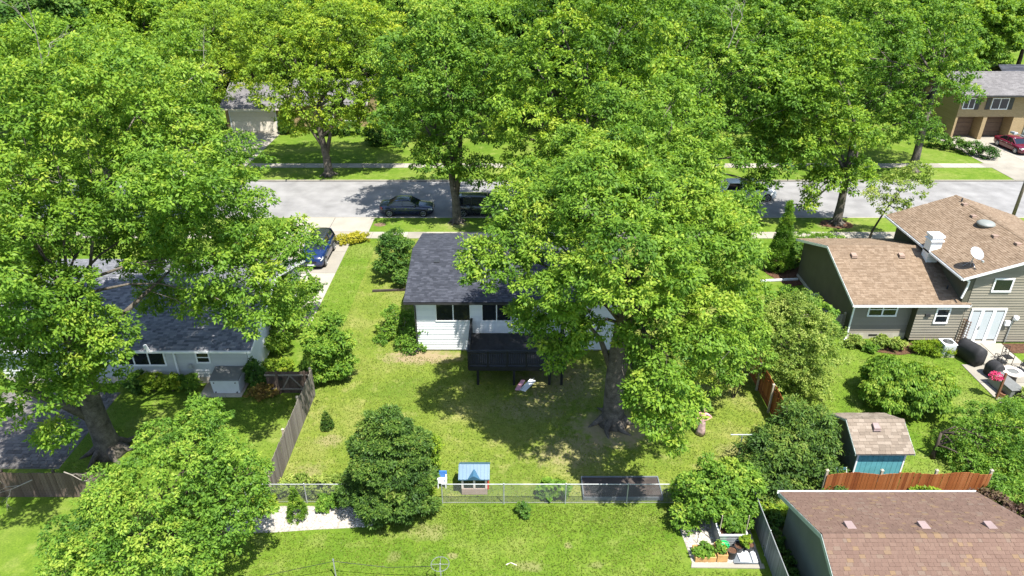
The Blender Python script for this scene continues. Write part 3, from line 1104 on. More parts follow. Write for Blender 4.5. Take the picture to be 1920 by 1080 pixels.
# ------------------------------------------------------------------ left neighbour
H = thing('neighbour_house', 'low pale grey house with grey roof behind the big left maple', 'house', (-24, 39, 0))
wx0, wx1, wy0, wy1, zE, zR = -33.5, -15.0, 33.35, 44.0, 2.42, 4.25
W = wall_block(H, wx0, wx1, wy0, wy1, .10, zE, 'siding_grey', ('x', zR - .2))
siding_front(W, H, wx0, wx1, wy0, .42, 2.42, 'siding_grey', .2, seed=3)
MB().box(wx0 - .02, wx1 + .02, wy0 - .045, wy0 - .002, -.05, .42).build('foundation', 'block', H)
R = gable_roof(H, 'x', -34.0, -14.55, 32.9, 44.5, zE + .12, zR, 'shingle_grey', 'seam', 'white_trim', seed=21)
gutter(H, 'x', -34.0, -14.55, 32.9, zE + .09, -1, 'white_trim')
MB().box(-33.9, -14.6, 32.95, 33.33, zE - .05, zE - .02).build('soffit', 'white_trim', H)
window_front(H, -22.35, -19.75, 1.30, 2.12, wy0 - .012, 3, 'white_trim', .09)
window_front(H, -17.85, -17.2, 1.48, 2.08, wy0 - .012, 1, 'white_trim', .08, True)
pipe(H, [(-19.1, 32.85, 2.42), (-19.1, 33.25, 2.25), (-19.1, 33.25, .45), (-19.1, 33.05, .35)], 'white_trim', .09)
m = MB().tube([(-18.25, 33.22, 1.15), (-18.05, 33.22, .30)], .03, 6)
m.lathe((-18.3, 33.2, 1.10), [(.02, 0), (.13, .02), (.13, .22), (.05, .27)], 12)
m.build('electric_meter', 'galvanised', H)
pipe(H, [(-20.15, 32.75, 2.52), (-20.25, 32.70, 3.0)], 'white_trim', .15, 'flue')
MB().box(-14.985, -14.93, 33.35, 44.0, .1, 2.45).build('end_wall', 'siding_white', H)
roof_vent(R, H, (-17.3, 36.7, 3.75), 'vent_dark', (.4, .4, .14), .3)
roof_vent(R, H, (-26.0, 37.4, 3.95), 'vent_dark', (.4, .4, .14), .3)
MB().box(-16.9, -16.2, 36.0, 36.9, 3.5, 3.62).build('skylight', 'white_trim', R)

# ------------------------------------------------------------------ right neighbour: two-level tan house
H = thing('split_level_house', 'tan split level house with brown shingle roofs, white chimney and satellite dish', 'house', (28, 42, 0))
# low wing
wx0, wx1, wy0, wy1, zE, zR = 21.35, 27.9, 38.15, 46.9, 2.72, 4.55
W = wall_block(H, wx0, wx1, wy0, wy1, .0, zE, 'wall_olive', ('x', zR - .25))
siding_front(W, H, wx0, 25.0, wy0, .45, 2.70, 'siding_tan', .185, seed=4)
MB().box(wx0 - .01, 25.0, wy0 - .05, wy0 - .002, -.05, .45).build('foundation', 'block', H)
MB().box(22.7, 23.25, wy0 - .06, wy0 - .04, .2, .34).build('crawl_vent', 'dark_trim', H)
Wb = MB().box(25.0, 27.9, 37.62, 38.14, .25, 2.70).build('bay_wall', 'wall_olive', H)
siding_front(Wb, H, 25.0, 27.9, 37.62, .25, 2.70, 'siding_tan', .185, seed=5)
R = gable_roof(H, 'x', 20.9, 28.1, 37.45, 47.3, zE + .14, zR, 'shingle_tan', 'seam', 'white_trim', exp=.145, tabs=(.15, .32), seed=31)
gutter(H, 'x', 20.9, 28.0, 37.45, zE + .11, -1, 'white_trim', .10)
MB().box(20.95, 28.0, 37.50, 37.6, zE - .02, zE).build('soffit', 'white_trim', H)
window_front(H, 22.35, 24.0, 1.75, 2.55, wy0 - .012, 2, 'white_trim', .10, True)
window_front(H, 26.25, 26.95, 1.55, 2.45, 37.60, 1, 'white_trim', .10, True)
MB().box(25.55, 25.85, 37.5, 37.58, 1.95, 2.12).build('vent_hood', 'dark_trim', H)
MB().box(22.15, 22.2, 37.1, 37.3, 0, .01).build('splash_block', 'block', H)
pipe(H, [(21.25, 37.42, 2.70), (21.30, 38.02, 2.45), (21.30, 38.05, .2), (21.05, 37.75, .08)], 'white_trim', .09)
for vx in (22.25, 25.35):
    roof_vent(R, H, (vx, 41.4, 4.26), 'vent_tan', (.34, .34, .11), .35)
stack(R, H, (27.15, 38.7, 3.12), .45, .045, 'vent_dark')
ch = MB().box(26.75, 27.45, 40.9, 41.6, 3.9, 5.75).build('chimney', 'white_trim', H)
m = MB()
m.box(26.70, 27.50, 40.85, 41.65, 5.76, 5.90)
m.box(26.68, 27.52, 40.83, 41.67, 5.5, 5.58)
m.build('chimney_cap', 'white_trim', ch)
for k in range(8):
    MB().box(26.745, 27.455, 40.892, 40.898, 4.05 + k * .18, 4.06 + k * .18).build('siding_joint', 'grey_trim', ch)
# gas meter and drain on the side wall
m = MB().tube([(21.2, 42.6, .25), (21.05, 42.6, .5), (21.05, 42.3, .75), (21.05, 41.9, .3)], .035, 6)
m.lathe((21.0, 42.6, .55), [(.05, 0), (.16, .05), (.16, .25), (.06, .3)], 10)
m.build('gas_meter', 'galvanised', H)
MB().box(21.26, 21.345, 38.3, 46.8, .0, .22).build('side_foundation', 'block', H)
# two-storey part: gable towards the camera
wx0, wx1, wy0, wy1, zE, zR = 27.55, 35.3, 37.62, 46.5, 4.72, 6.35
W = wall_block(H, 27.92, wx1, wy0, wy1, .0, zE, 'wall_olive', None)
MB().box(27.55, 27.918, wy0, wy1, 2.9, zE).build('upper_wall', 'wall_olive', H)
xm = 31.42
m = MB()
for y, s in ((wy0, 1), (wy1, -1)):
    pts = [(27.55, y, zE), (35.3, y, zE), (xm, y, zR - .15)]
    m.poly(pts if s > 0 else pts[::-1])
m.build('gable', 'wall_olive', H)
siding_front(W, H, 27.93, wx1, wy0, .12, 4.72, 'siding_tan', .185, seed=6)
sl = (zR - .15 - zE) / (xm - 27.55)
siding_front(W, H, 27.55, 35.3, wy0, 4.72, 6.12, 'siding_tan', .185, lambda z: (27.55 + (z - zE) / sl, 35.3 - (z - zE) / sl), seed=7)
R2 = gable_roof(H, 'y', 37.15, 47.0, 26.85, 36.0, zE + .12, zR, 'shingle_tan', 'seam', 'white_trim', exp=.145, tabs=(.15, .32), seed=41)
gutter(H, 'y', 37.15, 47.0, 26.85, zE + .09, -1, 'white_trim', .10)
window_front(H, 29.15, 30.15, 3.78, 4.52, wy0 - .03, 1, 'white_trim', .10)
f = MB()
f.box(28.30, 30.48, wy0 - .10, wy0 - .03, 2.42, 2.55); f.box(28.30, 28.40, wy0 - .10, wy0 - .03, .15, 2.42); f.box(30.38, 30.48, wy0 - .10, wy0 - .03, .15, 2.42)
f.box(28.30, 30.48, wy0 - .14, wy0 - .03, .06, .15)
for x in (29.02, 29.74):
    f.box(x - .10, x + .10, wy0 - .095, wy0 - .03, .15, 2.42)
f = f.build('patio_door', 'white_trim', H)
for xa, xb in ((28.42, 28.90), (29.14, 29.62), (29.86, 30.36)):
    MB().box(xa, xb, wy0 - .07, wy0 - .06, .32, 2.30).build('pane', 'glass_pale', f)
MB().box(29.07, 29.11, wy0 - .15, wy0 - .096, 1.05, 1.3).build('door_handle', 'bare_metal', f)
pipe(H, [(27.0, 37.3, 4.75), (27.5, 37.50, 4.45), (27.5, 37.50, 4.1), (27.35, 37.48, 3.3)], 'white_trim', .10)
for i, (px, py) in enumerate(((31.15, 45.4), (30.75, 43.6), (30.4, 40.6), (30.85, 39.1))):
    z = zE + .12 + (px - 26.85) * (zR - zE - .12) / (31.425 - 26.85)
    roof_vent(R2, H, (px, py, z + .02), 'vent_tan', (.34, .34, .10), 0)
z = zE + .12 + (30.75 - 26.85) * (zR - zE - .12) / (31.425 - 26.85)
MB().lathe((30.75, 42.2, z - .08), [(.48, 0), (.48, .10), (.56, .12), (.56, .20), (.40, .30), (.12, .34)], 20).build('attic_fan', 'grey_plastic', R2, smooth=True)
stack(R2, H, (31.2, 45.9, 6.2), .4, .05)
# satellite dish on the eave of the high roof
Dd = Vector((27.75, 38.2, 5.15))
b = MB()
b.tube([Dd, Dd + Vector((0, 0, .45)), Dd + Vector((.0, -.10, .75))], .025, 6)
b.tube([Dd + Vector((-.35, .15, -.08)), Dd + Vector((0, 0, .35))], .015, 5)
b.tube([Dd + Vector((.05, -.4, .02)), Dd + Vector((0, 0, .35))], .015, 5)
b.tube([Dd + Vector((0, -.10, .75)), Dd + Vector((.16, -.62, .62)), ], .018, 5)
b.cbox(Dd + Vector((.17, -.66, .56)), (.10, .14, .10), 0)
mast = b.build('dish_mount', 'galvanised', H)
dn = Vector((.22, -.62, .75)).normalized()
s = dn.cross(Vector((0, 0, 1))).normalized(); u = s.cross(dn)
c0 = Dd + Vector((0, -.12, .85))
b = MB()
rings = []
for k, (rr, dd) in enumerate(((.02, 0), (.16, .02), (.30, .06), (.42, .12), (.43, .105), (.30, .035), (.02, -.02))):
    rings.append(b.verts([c0 + (s * math.cos(2 * PI * j / 20) * rr * 1.08 + u * math.sin(2 * PI * j / 20) * rr) + dn * dd for j in range(20)]))
for a, c in zip(rings, rings[1:]):
    for j in range(20):
        b.f.append((a + j, a + (j + 1) % 20, c + (j + 1) % 20, c + j))
b.build('dish_reflector', 'galvanised', H, smooth=True)
# service mast and boxes by the patio door
b = MB(); b.tube([(31.05, wy0 - .10, .1), (31.05, wy0 - .10, 1.75)], .035, 8); b.build('conduit', 'galvanised', H)
MB().cbox((30.75, wy0 - .13, 1.35), (.30, .16, .34)).build('meter_box', 'white_trim', H, bevel=.02)
MB().lathe((31.15, wy0 - .16, 1.75), [(.10, 0), (.16, .05), (.16, .26), (.08, .30)], 12).build('electric_meter', 'white_trim', H, smooth=True)

# ------------------------------------------------------------------ garage at the lower right
H = thing('garage', 'green sided garage with mottled brown shingle roof at the lower right corner', 'garage', (15.6, 18.5, 0))
W = wall_block(H, 11.75, 19.5, 15.0, 21.95, .0, 2.25, 'wall_green', ('x', 3.72))
R = gable_roof(H, 'x', 11.38, 19.8, 14.7, 22.3, 2.28, 3.92, 'shingle_brown', 'seam', 'grey_trim', exp=.14, tabs=(.14, .27), seed=51, fascia=.22,
               singles=lambda c: 11.0 < c.x < 19.6 and c.y > 16.9 and abs(c.x) < 13.6 * 1.5)
gutter(H, 'x', 11.35, 19.83, 22.3, 2.27, 1, 'white_trim', .12)
for vx in (12.72, 15.5, 18.0):
    m = MB()
    y, z = 19.05, 3.70
    m.hexa([(vx - .17, y - .12, z - .03), (vx + .17, y - .12, z - .03), (vx + .17, y + .30, z - .22), (vx - .17, y + .30, z - .22),
            (vx - .17, y - .12, z + .06), (vx + .17, y - .12, z + .06), (vx + .15, y + .30, z + .02), (vx - .15, y + .30, z + .02)])
    m.build('roof_vent', 'vent_plastic', R, bevel=.015)

# ------------------------------------------------------------------ garden shed
H = thing('garden_shed', 'small shed with teal front wall, dark green side and tan shingle roof', 'shed', (17.2, 26.4, 0))
W = wall_block(H, 16.1, 18.3, 25.2, 27.7, .05, 2.0, 'shed_green', ('x', 2.72))
for k in range(9):
    x0 = 16.1 + k * 2.2 / 9
    MB().box(x0 + .006, x0 + 2.2 / 9 - .006, 25.165, 25.198, .08, 1.98).build('siding_panel', 'teal', W)
for x in (16.06, 18.26):
    MB().box(x, x + .07, 25.14, 25.19, .05, 1.98).build('corner_board', 'white_trim', W)
R = gable_roof(H, 'x', 15.85, 18.55, 24.95, 27.95, 2.05, 2.85, 'shingle_weathered', 'seam', 'grey_trim', exp=.15, tabs=(.2, .36), seed=61, fascia=.12, thick=.08)
roof_vent(R, H, (17.1, 26.05, 2.66), 'vent_plastic', (.30, .30, .10), .5)

# ------------------------------------------------------------------ house with the cream garage door across the street
H = thing('far_garage_house', 'house across the street with a wide cream garage door and grey roof', 'house', (-26, 91, 0))
W = wall_block(H, -35.2, -28.6, 86.3, 95.5, .0, 2.75, 'brick', ('x', 4.6))
R = gable_roof(H, 'x', -35.7, -28.1, 85.8, 96.0, 2.85, 4.9, 'shingle_pale', 'seam', 'cream', exp=.2, tabs=(.3, .6), seed=71, slopes=(0,))
gutter(H, 'x', -35.7, -28.1, 85.8, 2.83, -1, 'cream', .14)
W = wall_block(H, -28.55, -18.5, 88.2, 97.0, .0, 2.8, 'brick', ('x', 4.7))
R = gable_roof(H, 'x', -28.05, -18.0, 87.6, 97.6, 2.9, 5.0, 'shingle_pale', 'seam', 'cream', exp=.2, tabs=(.3, .6), seed=72, slopes=(0,))
fr = MB()
fr.box(-34.75, -34.6, 86.2, 86.29, 0, 2.4); fr.box(-29.1, -28.95, 86.2, 86.29, 0, 2.4); fr.box(-34.75, -28.95, 86.2, 86.29, 2.4, 2.6)
fr = fr.build('garage_door', 'white_trim', H)
for k in range(4):
    MB().box(-34.58, -29.12, 86.22, 86.27, .02 + k * .595, .60 + k * .595).build('door_panel', 'cream', fr)
window_front(H, -24.5, -22.5, .9, 2.2, 88.18, 2)
window_front(H, -21.3, -19.2, .8, 2.3, 88.18, 2)

# ------------------------------------------------------------------ brick house, upper right
H = thing('brick_house', 'yellow brick two storey house with two brown garage doors and pale roof', 'house', (58, 86, 0))
W = wall_block(H, 52.2, 66.5, 82.4, 91.0, 2.75, 5.25, 'brick', ('x', 6.6))
MB().box(52.2, 66.5, 84.2, 90.95, 0, 2.75).build('lower_wall', 'brick', H)
for x0, x1 in ((52.2, 52.45), (55.45, 55.9), (59.0, 66.5)):
    MB().box(x0, x1, 82.42, 84.19, 0, 2.75).build('pillar', 'brick', H)
R = gable_roof(H, 'x', 51.7, 67.0, 81.6, 91.6, 5.4, 7.1, 'shingle_pale', 'seam', 'dark_trim', exp=.2, tabs=(.3, .6), seed=81, slopes=(0,))
gutter(H, 'x', 51.7, 67.0, 81.6, 5.38, -1, 'dark_trim', .14)
for x0, x1 in ((52.5, 55.4), (55.95, 58.95)):
    d = MB().box(x0, x1, 84.1, 84.16, 0.02, 2.7).build('garage_door', 'dark_trim', H)
    for k in range(5):
        MB().box(x0 + .05, x1 - .05, 84.02, 84.09, .05 + k * .53, .55 + k * .53).build('door_panel', 'door_brown', d)
window_front(H, 52.6, 53.8, 3.75, 4.85, 82.38, 2, 'white_trim', .09)
window_front(H, 55.9, 57.7, 3.7, 4.85, 82.38, 2, 'white_trim', .09)
for x in (53.95, 55.2, 57.85):
    MB().box(x, x + .5, 82.33, 82.39, 3.6, 4.95).build('shutter', 'dark_trim', H)
MB().box(60.6, 61.6, 82.30, 82.41, .3, 2.5).build('front_door', 'grey_trim', H)
rw = thing('retaining_wall', 'low concrete block retaining wall beside the brick house drive', 'wall', (61, 79, 0))
for k in range(9):
    MB().box(60.7, 61.0, 74.0 + k * .92, 74.9 + k * .92, 0, .55 + k * .07).build('wall_block', 'block', rw)
H = thing('dark_house', 'dark roofed house far behind the brick house', 'house', (72, 97, 0))
wall_block(H, 65.5, 78, 94.3, 99.7, 0, 4.0, 'dark_trim', ('x', 5.6))
gable_roof(H, 'x', 65, 78.5, 93.8, 100.2, 4.2, 5.95, 'shingle_slate', 'seam', 'dark_trim', exp=.25, tabs=(.4, .8), seed=91, slopes=(0,))
window_front(H, 68, 70, 2.4, 3.5, 94.28, 2)
# ------------------------------------------------------------------ black deck behind the white house
DK = thing('deck', 'raised black wooden deck with baluster railing behind the white house', 'deck', (.7, 34.8, 0))
dx0, dx1, dy0, dy1, dz = -2.45, 3.0, 33.05, 36.62, 1.34
for k in range(25):
    y = dy0 + .02 + k * (dy1 - dy0 - .02) / 25
    MB().box(dx0, dx1, y, y + .136, dz - .035, dz).build('deck_board', 'deck_board', DK)
m = MB()
m.box(dx0, dx1, dy0 - .045, dy0 - .002, dz - .27, dz - .002); m.box(dx0 - .045, dx0 - .002, dy0, dy1, dz - .27, dz - .002); m.box(dx1 + .002, dx1 + .045, dy0, dy1, dz - .27, dz - .002)
m.build('rim_joist', 'deck_black', DK)
for x in (-1.95, .12, 2.15, 2.85):
    MB().box(x - .07, x + .07, dy0 + .06, dy0 + .20, 0, dz - .04).build('support_post', 'deck_black', DK)
MB().box(dx0, dx1, dy0 + .02, dy0 + .24, dz - .25, dz - .04).build('beam', 'deck_black', DK)
post = MB().box(-.05, .05, -.05, .05, 0, 1.12).mesh('rail_post', 'deck_black')
front_posts = [dx0 + .0 + k * (dx1 - dx0) / 5 for k in range(6)]
for x in front_posts:
    piece('rail_post', post, DK, Vector((x, dy0 - .01, dz - .1)) - ORIG[DK.name])
for y in (dy0 + 1.2, dy0 + 2.4, dy1 - .08):
    for x in (dx0, dx1):
        piece('rail_post', post, DK, Vector((x, y, dz - .1)) - ORIG[DK.name])
for z0, z1 in ((.14, .19), (.88, .93)):
    MB().box(dx0 + .052, dx1 - .052, dy0 - .03, dy0 + .01, dz + z0, dz + z1).build('rail', 'deck_black', DK)
    for x in (dx0, dx1):
        MB().box(x - .02, x + .02, dy0 + .045, dy1, dz + z0, dz + z1).build('rail', 'deck_black', DK)
MB().box(dx0 - .07, dx1 + .07, dy0 - .08, dy0 + .06, dz + 1.025, dz + 1.06).build('top_rail', 'deck_black', DK)
for x in (dx0, dx1):
    MB().box(x - .07, x + .07, dy0 + .065, dy1, dz + 1.025, dz + 1.06).build('top_rail', 'deck_black', DK)
bal = MB().box(-.018, .018, -.018, .018, .192, .878).mesh('baluster', 'deck_black')
for k in range(52):
    x = dx0 + .12 + k * (dx1 - dx0 - .24) / 51
    if min(abs(x - p) for p in front_posts) > .075:
        piece('baluster', bal, DK, Vector((x, dy0 - .01, dz)) - ORIG[DK.name])
for k in range(28):
    y = dy0 + .12 + k * (dy1 - dy0 - .25) / 27
    for x in (dx0, dx1):
        piece('baluster', bal, DK, Vector((x, y, dz)) - ORIG[DK.name])
# folded play panel lying under the deck edge
t = thing('folded_table', 'white and red folded panel leaning under the black deck', 'panel', (.6, 33.0, 0))
MB().hexa([(.45, 32.6, .02), (.75, 32.45, .02), (1.35, 33.0, .35), (1.05, 33.15, .35), (.44, 32.62, .06), (.74, 32.47, .06), (1.34, 33.02, .39), (1.04, 33.17, .39)]).build('panel', 'white_plastic', t)
MB().hexa([(.18, 32.6, .02), (.40, 32.55, .02), (.75, 33.1, .30), (.55, 33.15, .30), (.17, 32.62, .06), (.39, 32.57, .06), (.74, 33.12, .34), (.54, 33.17, .34)]).build('flap', 'pink_cloth', t)
MB().beam((.42, 32.5, .03), (1.3, 33.3, .40), .03).build('leg', 'galvanised', t)


# ------------------------------------------------------------------ fences
def board_fence(name, label, a, b, h, mat, post_mat, step=.145, wave=0.0, bay=2.4, seed=1, thick=.02, side=1, post_cap=True, gate=False):
    """Vertical boards from a to b; each board, post and rail a piece of its own."""
    a, b = Vector((a[0], a[1], 0)), Vector((b[0], b[1], 0))
    t = thing(name, label, 'fence', a)
    d = (b - a)
    L = d.length
    d.normalize()
    ang = math.atan2(d.y, d.x)
    nrm = Vector((-d.y, d.x, 0)) * side
    rr = random.Random(seed)
    n = int(L / step)
    meshes = {}
    for k in range(n):
        s = (k + .5) * L / n
        hh = h
        if wave:
            ph = (s % bay) / bay
            hh = h - wave * (1 - math.sin(PI * ph))
        hh = round(hh + rr.choice((-.01, 0, .01)), 2)
        ti = rr.choice((0, .2, .4, .6, .8, 1.0))
        key = (hh, ti)
        if key not in meshes:
            m = MB(); m.tint = ti
            w = L / n - .008
            m.hexa([(-w / 2, -thick / 2, .04), (w / 2, -thick / 2, .04), (w / 2, thick / 2, .04), (-w / 2, thick / 2, .04),
                    (-w / 2, -thick / 2, hh), (w / 2, -thick / 2, hh), (w / 2, thick / 2, hh), (-w / 2, thick / 2, hh)])
            meshes[key] = m.mesh('fence_board', mat)
        p = d * s
        piece('fence_board', meshes[key], t, (p.x, p.y, 0), (rr.uniform(-.012, .012), 0, ang))
    for z in (.35, h * .82):
        m = MB(); m.tint = .4
        off = nrm * (-.035)
        m.beam(off + Vector((0, 0, z)), off + d * L + Vector((0, 0, z)), .04, .09)
        m.build('rail', mat, t, local=True)
    k = max(1, round(L / bay))
    pm = MB(); pm.tint = .5
    pm.box(-.05, .05, -.05, .05, -.02, h + .06)
    if post_cap:
        pm.hexa([(-.07, -.07, h + .06), (.07, -.07, h + .06), (.07, .07, h + .06), (-.07, .07, h + .06), (-.02, -.02, h + .12), (.02, -.02, h + .12), (.02, .02, h + .12), (-.02, .02, h + .12)])
    pm = pm.mesh('post', post_mat)
    for i in range(k + 1):
        p = d * (i * L / k) + nrm * (-.09)
        piece('post', pm, t, (p.x, p.y, 0), (0, 0, ang))
    return t


board_fence('board_fence', 'weathered grey board fence running beside the left lawn', (-11.1, 24.4), (-11.1, 32.2), 1.75, 'fence_grey', 'timber_pale', seed=2, side=-1)
board_fence('board_fence', 'orange stained scalloped fence in front of the garden shed', (14.2, 23.95), (21.6, 23.95), 1.85, 'cedar', 'timber_pale', wave=.14, seed=3, side=-1)
board_fence('board_fence', 'orange stained fence behind the pale shrub, running away from the camera', (14.05, 28.6), (14.0, 34.6), 1.8, 'cedar', 'timber_pale', seed=4, side=-1)
board_fence('board_fence', 'dark shaded board fence at the left edge behind the yellow green tree', (-30.5, 24.3), (-18.6, 24.3), 1.5, 'fence_brown', 'timber_dark', seed=5, side=-1)
board_fence('board_fence', 'short pale board fence beside the corner of the tan house', (19.6, 38.6), (21.2, 38.6), 1.5, 'fence_grey', 'timber_pale', seed=6, side=-1, bay=1.6)
# gate with a braced frame
GT = thing('gate', 'brown wooden gate with braced frame beside the left house', 'gate', (-12.4, 32.3, 0))
rr = random.Random(9)
for k in range(17):
    m = MB(); m.tint = rr.random()
    x = -13.75 + k * .15
    m.box(x, x + .142, 32.29, 32.31, .06, 1.5 + rr.uniform(-.01, .01))
    m.build('gate_board', 'fence_brown', GT)
for a, b in (((-13.8, .35), (-11.2, .35)), ((-13.8, 1.3), (-11.2, 1.3))):
    m = MB(); m.tint = 1; m.beam((a[0], 32.26, a[1]), (b[0], 32.26, b[1]), .045, .10); m.build('rail', 'fence_grey', GT)
for a, b in (((-12.9, .38), (-12.4, 1.26)), ((-11.75, .38), (-12.38, 1.26))):
    m = MB(); m.tint = .8; m.beam((a[0], 32.25, a[1]), (b[0], 32.25, b[1]), .04, .08); m.build('brace', 'fence_grey', GT)
for x in (-13.1, -11.55):
    m = MB(); m.tint = .5; m.box(x - .06, x + .06, 32.20, 32.245, .04, 1.6); m.build('stile', 'fence_brown', GT)
MB().box(-12.98, -12.8, 32.17, 32.20, 1.0, 1.15).build('latch', 'black_metal', GT)


def chain_link(name, label, a, b, h, bay=2.9, cell=.085, slats=False, r=.0035, seed=1):
    a, b = Vector((a[0], a[1], 0)), Vector((b[0], b[1], 0))
    t = thing(name, label, 'fence', a)
    d = (b - a)
    L = d.length
    d.normalize()
    z = Vector((0, 0, 1))
    k = max(1, round(L / bay))
    for i in range(k + 1):
        p = d * (i * L / k)
        m = MB()
        m.tube([p + z * -.02, p + z * (h + .02)], .028, 8)
        m.lathe((p.x, p.y, h + .02), [(.034, 0), (.034, .03), (.012, .05)], 8)
        m.build('post', 'galvanised', t, local=True)
    MB().tube([z * h, d * L + z * h], .022, 8).build('top_rail', 'galvanised', t, local=True)
    MB().tube([z * .08, d * L + z * .08], .006, 5).build('tension_wire', 'galvanised', t, local=True)
    m = MB()
    n = int(L / cell)
    for s in (1, -1):
        for i in range(-int(h / cell), n):
            x0, x1 = i * cell, i * cell + h
            u0, u1 = max(0, x0), min(L, x1)
            if u1 - u0 < .02:
                continue
            z0, z1 = u0 - x0, u1 - x0
            if s < 0:
                z0, z1 = h - z0, h - z1
            m.tube([d * u0 + z * (.03 + z0 * .97), d * u1 + z * (.03 + z1 * .97)], r, 3, False)
    tag(m.build('wire_mesh', 'wire', t, local=True), kind='stuff')
    if slats:
        rr = random.Random(seed)
        ang = math.atan2(d.y, d.x)
        ms = []
        for q in range(4):
            b_ = MB(); b_.tint = q / 3
            b_.box(-.034, .034, -.008, .008, .05, h - .03)
            ms.append(b_.mesh('privacy_slat', 'slat_grey'))
        n = int(L / .08)
        for i in range(n):
            p = d * ((i + .5) * L / n)
            piece('privacy_slat', rr.choice(ms), t, (p.x, p.y, 0), (0, 0, ang))
    return t


chain_link('wire_fence', 'long galvanised wire mesh fence behind the white house lawn', (-3.2, 23.9), (8.1, 23.9), 1.2)
chain_link('wire_fence', 'wire mesh fence left of the big yew, by the white stones', (-12.2, 23.95), (-6.7, 23.95), 1.15)
chain_link('slatted_wire_fence', 'wire fence with grey privacy slats beside the brown garage', (10.75, 23.7), (10.62, 15.4), 1.45, slats=True, bay=2.7)

# posts of the nearest fence, a ring and a rusty wire
t = thing('line_post', 'thin grey post in the front lawn left of the ring', 'post', (-7.2, 19.8, 0))
MB().tube([(-7.2, 19.8, -.02), (-7.2, 19.8, 1.05)], .028, 8).build('pole', 'galvanised', t)
MB().lathe((-7.2, 19.8, 1.05), [(.04, 0), (.05, .03), (.03, .07)], 8).build('cap', 'bare_metal', t)
t = thing('ring_stand', 'thin post carrying a white ring near the bottom edge', 'ring stand', (-2.87, 19.55, 0))
MB().tube([(-2.87, 19.55, -.02), (-2.87, 19.55, 1.15)], .025, 8).build('pole', 'galvanised', t)
m = MB()
m.tube([(-2.87 + .36 * math.cos(a * PI / 12), 19.55 + .36 * math.sin(a * PI / 12), 1.12) for a in range(25)], .014, 6)
m.build('ring', 'wire', t)
m = MB()
m.tube([(-3.22, 19.55, 1.11), (-2.52, 19.55, 1.11)], .012, 5); m.tube([(-2.87, 19.20, 1.11), (-2.87, 19.90, 1.11)], .012, 5)
m.build('spokes', 'wire', t)
m = MB()
m.tube([(-13.5, 19.3, .35), (-10.5, 19.4, .45), (-7.2, 19.8, .98), (-5, 19.7, .75), (-2.87, 19.55, 1.0)], .012, 5)
tag(m.build('garden_wire', 'black_metal', loc=(-7, 19.7, 0)), 'thin dark wire strung between post and ring stand', 'wire')
m = MB().tube([(-.25, 20.45, .02), (-.05, 20.55, .03), (.2, 20.42, .02)], .02, 6)
tag(m.build('pipe_offcut', 'pale_plastic', loc=(0, 20.4, 0)), 'white pipe offcut lying on the front lawn', 'pipe')


# ------------------------------------------------------------------ vehicles
def loft(b, rings, close=True):
    idx = [b.verts(r_) for r_ in rings]
    n = len(rings[0])
    for a, c in zip(idx, idx[1:]):
        for j in range(n if close else n - 1):
            b.f.append((a + j, a + (j + 1) % n, c + (j + 1) % n, c + j))
    b.f.append(tuple(idx[0] + j for j in reversed(range(n))))
    b.f.append(tuple(idx[-1] + j for j in range(n)))


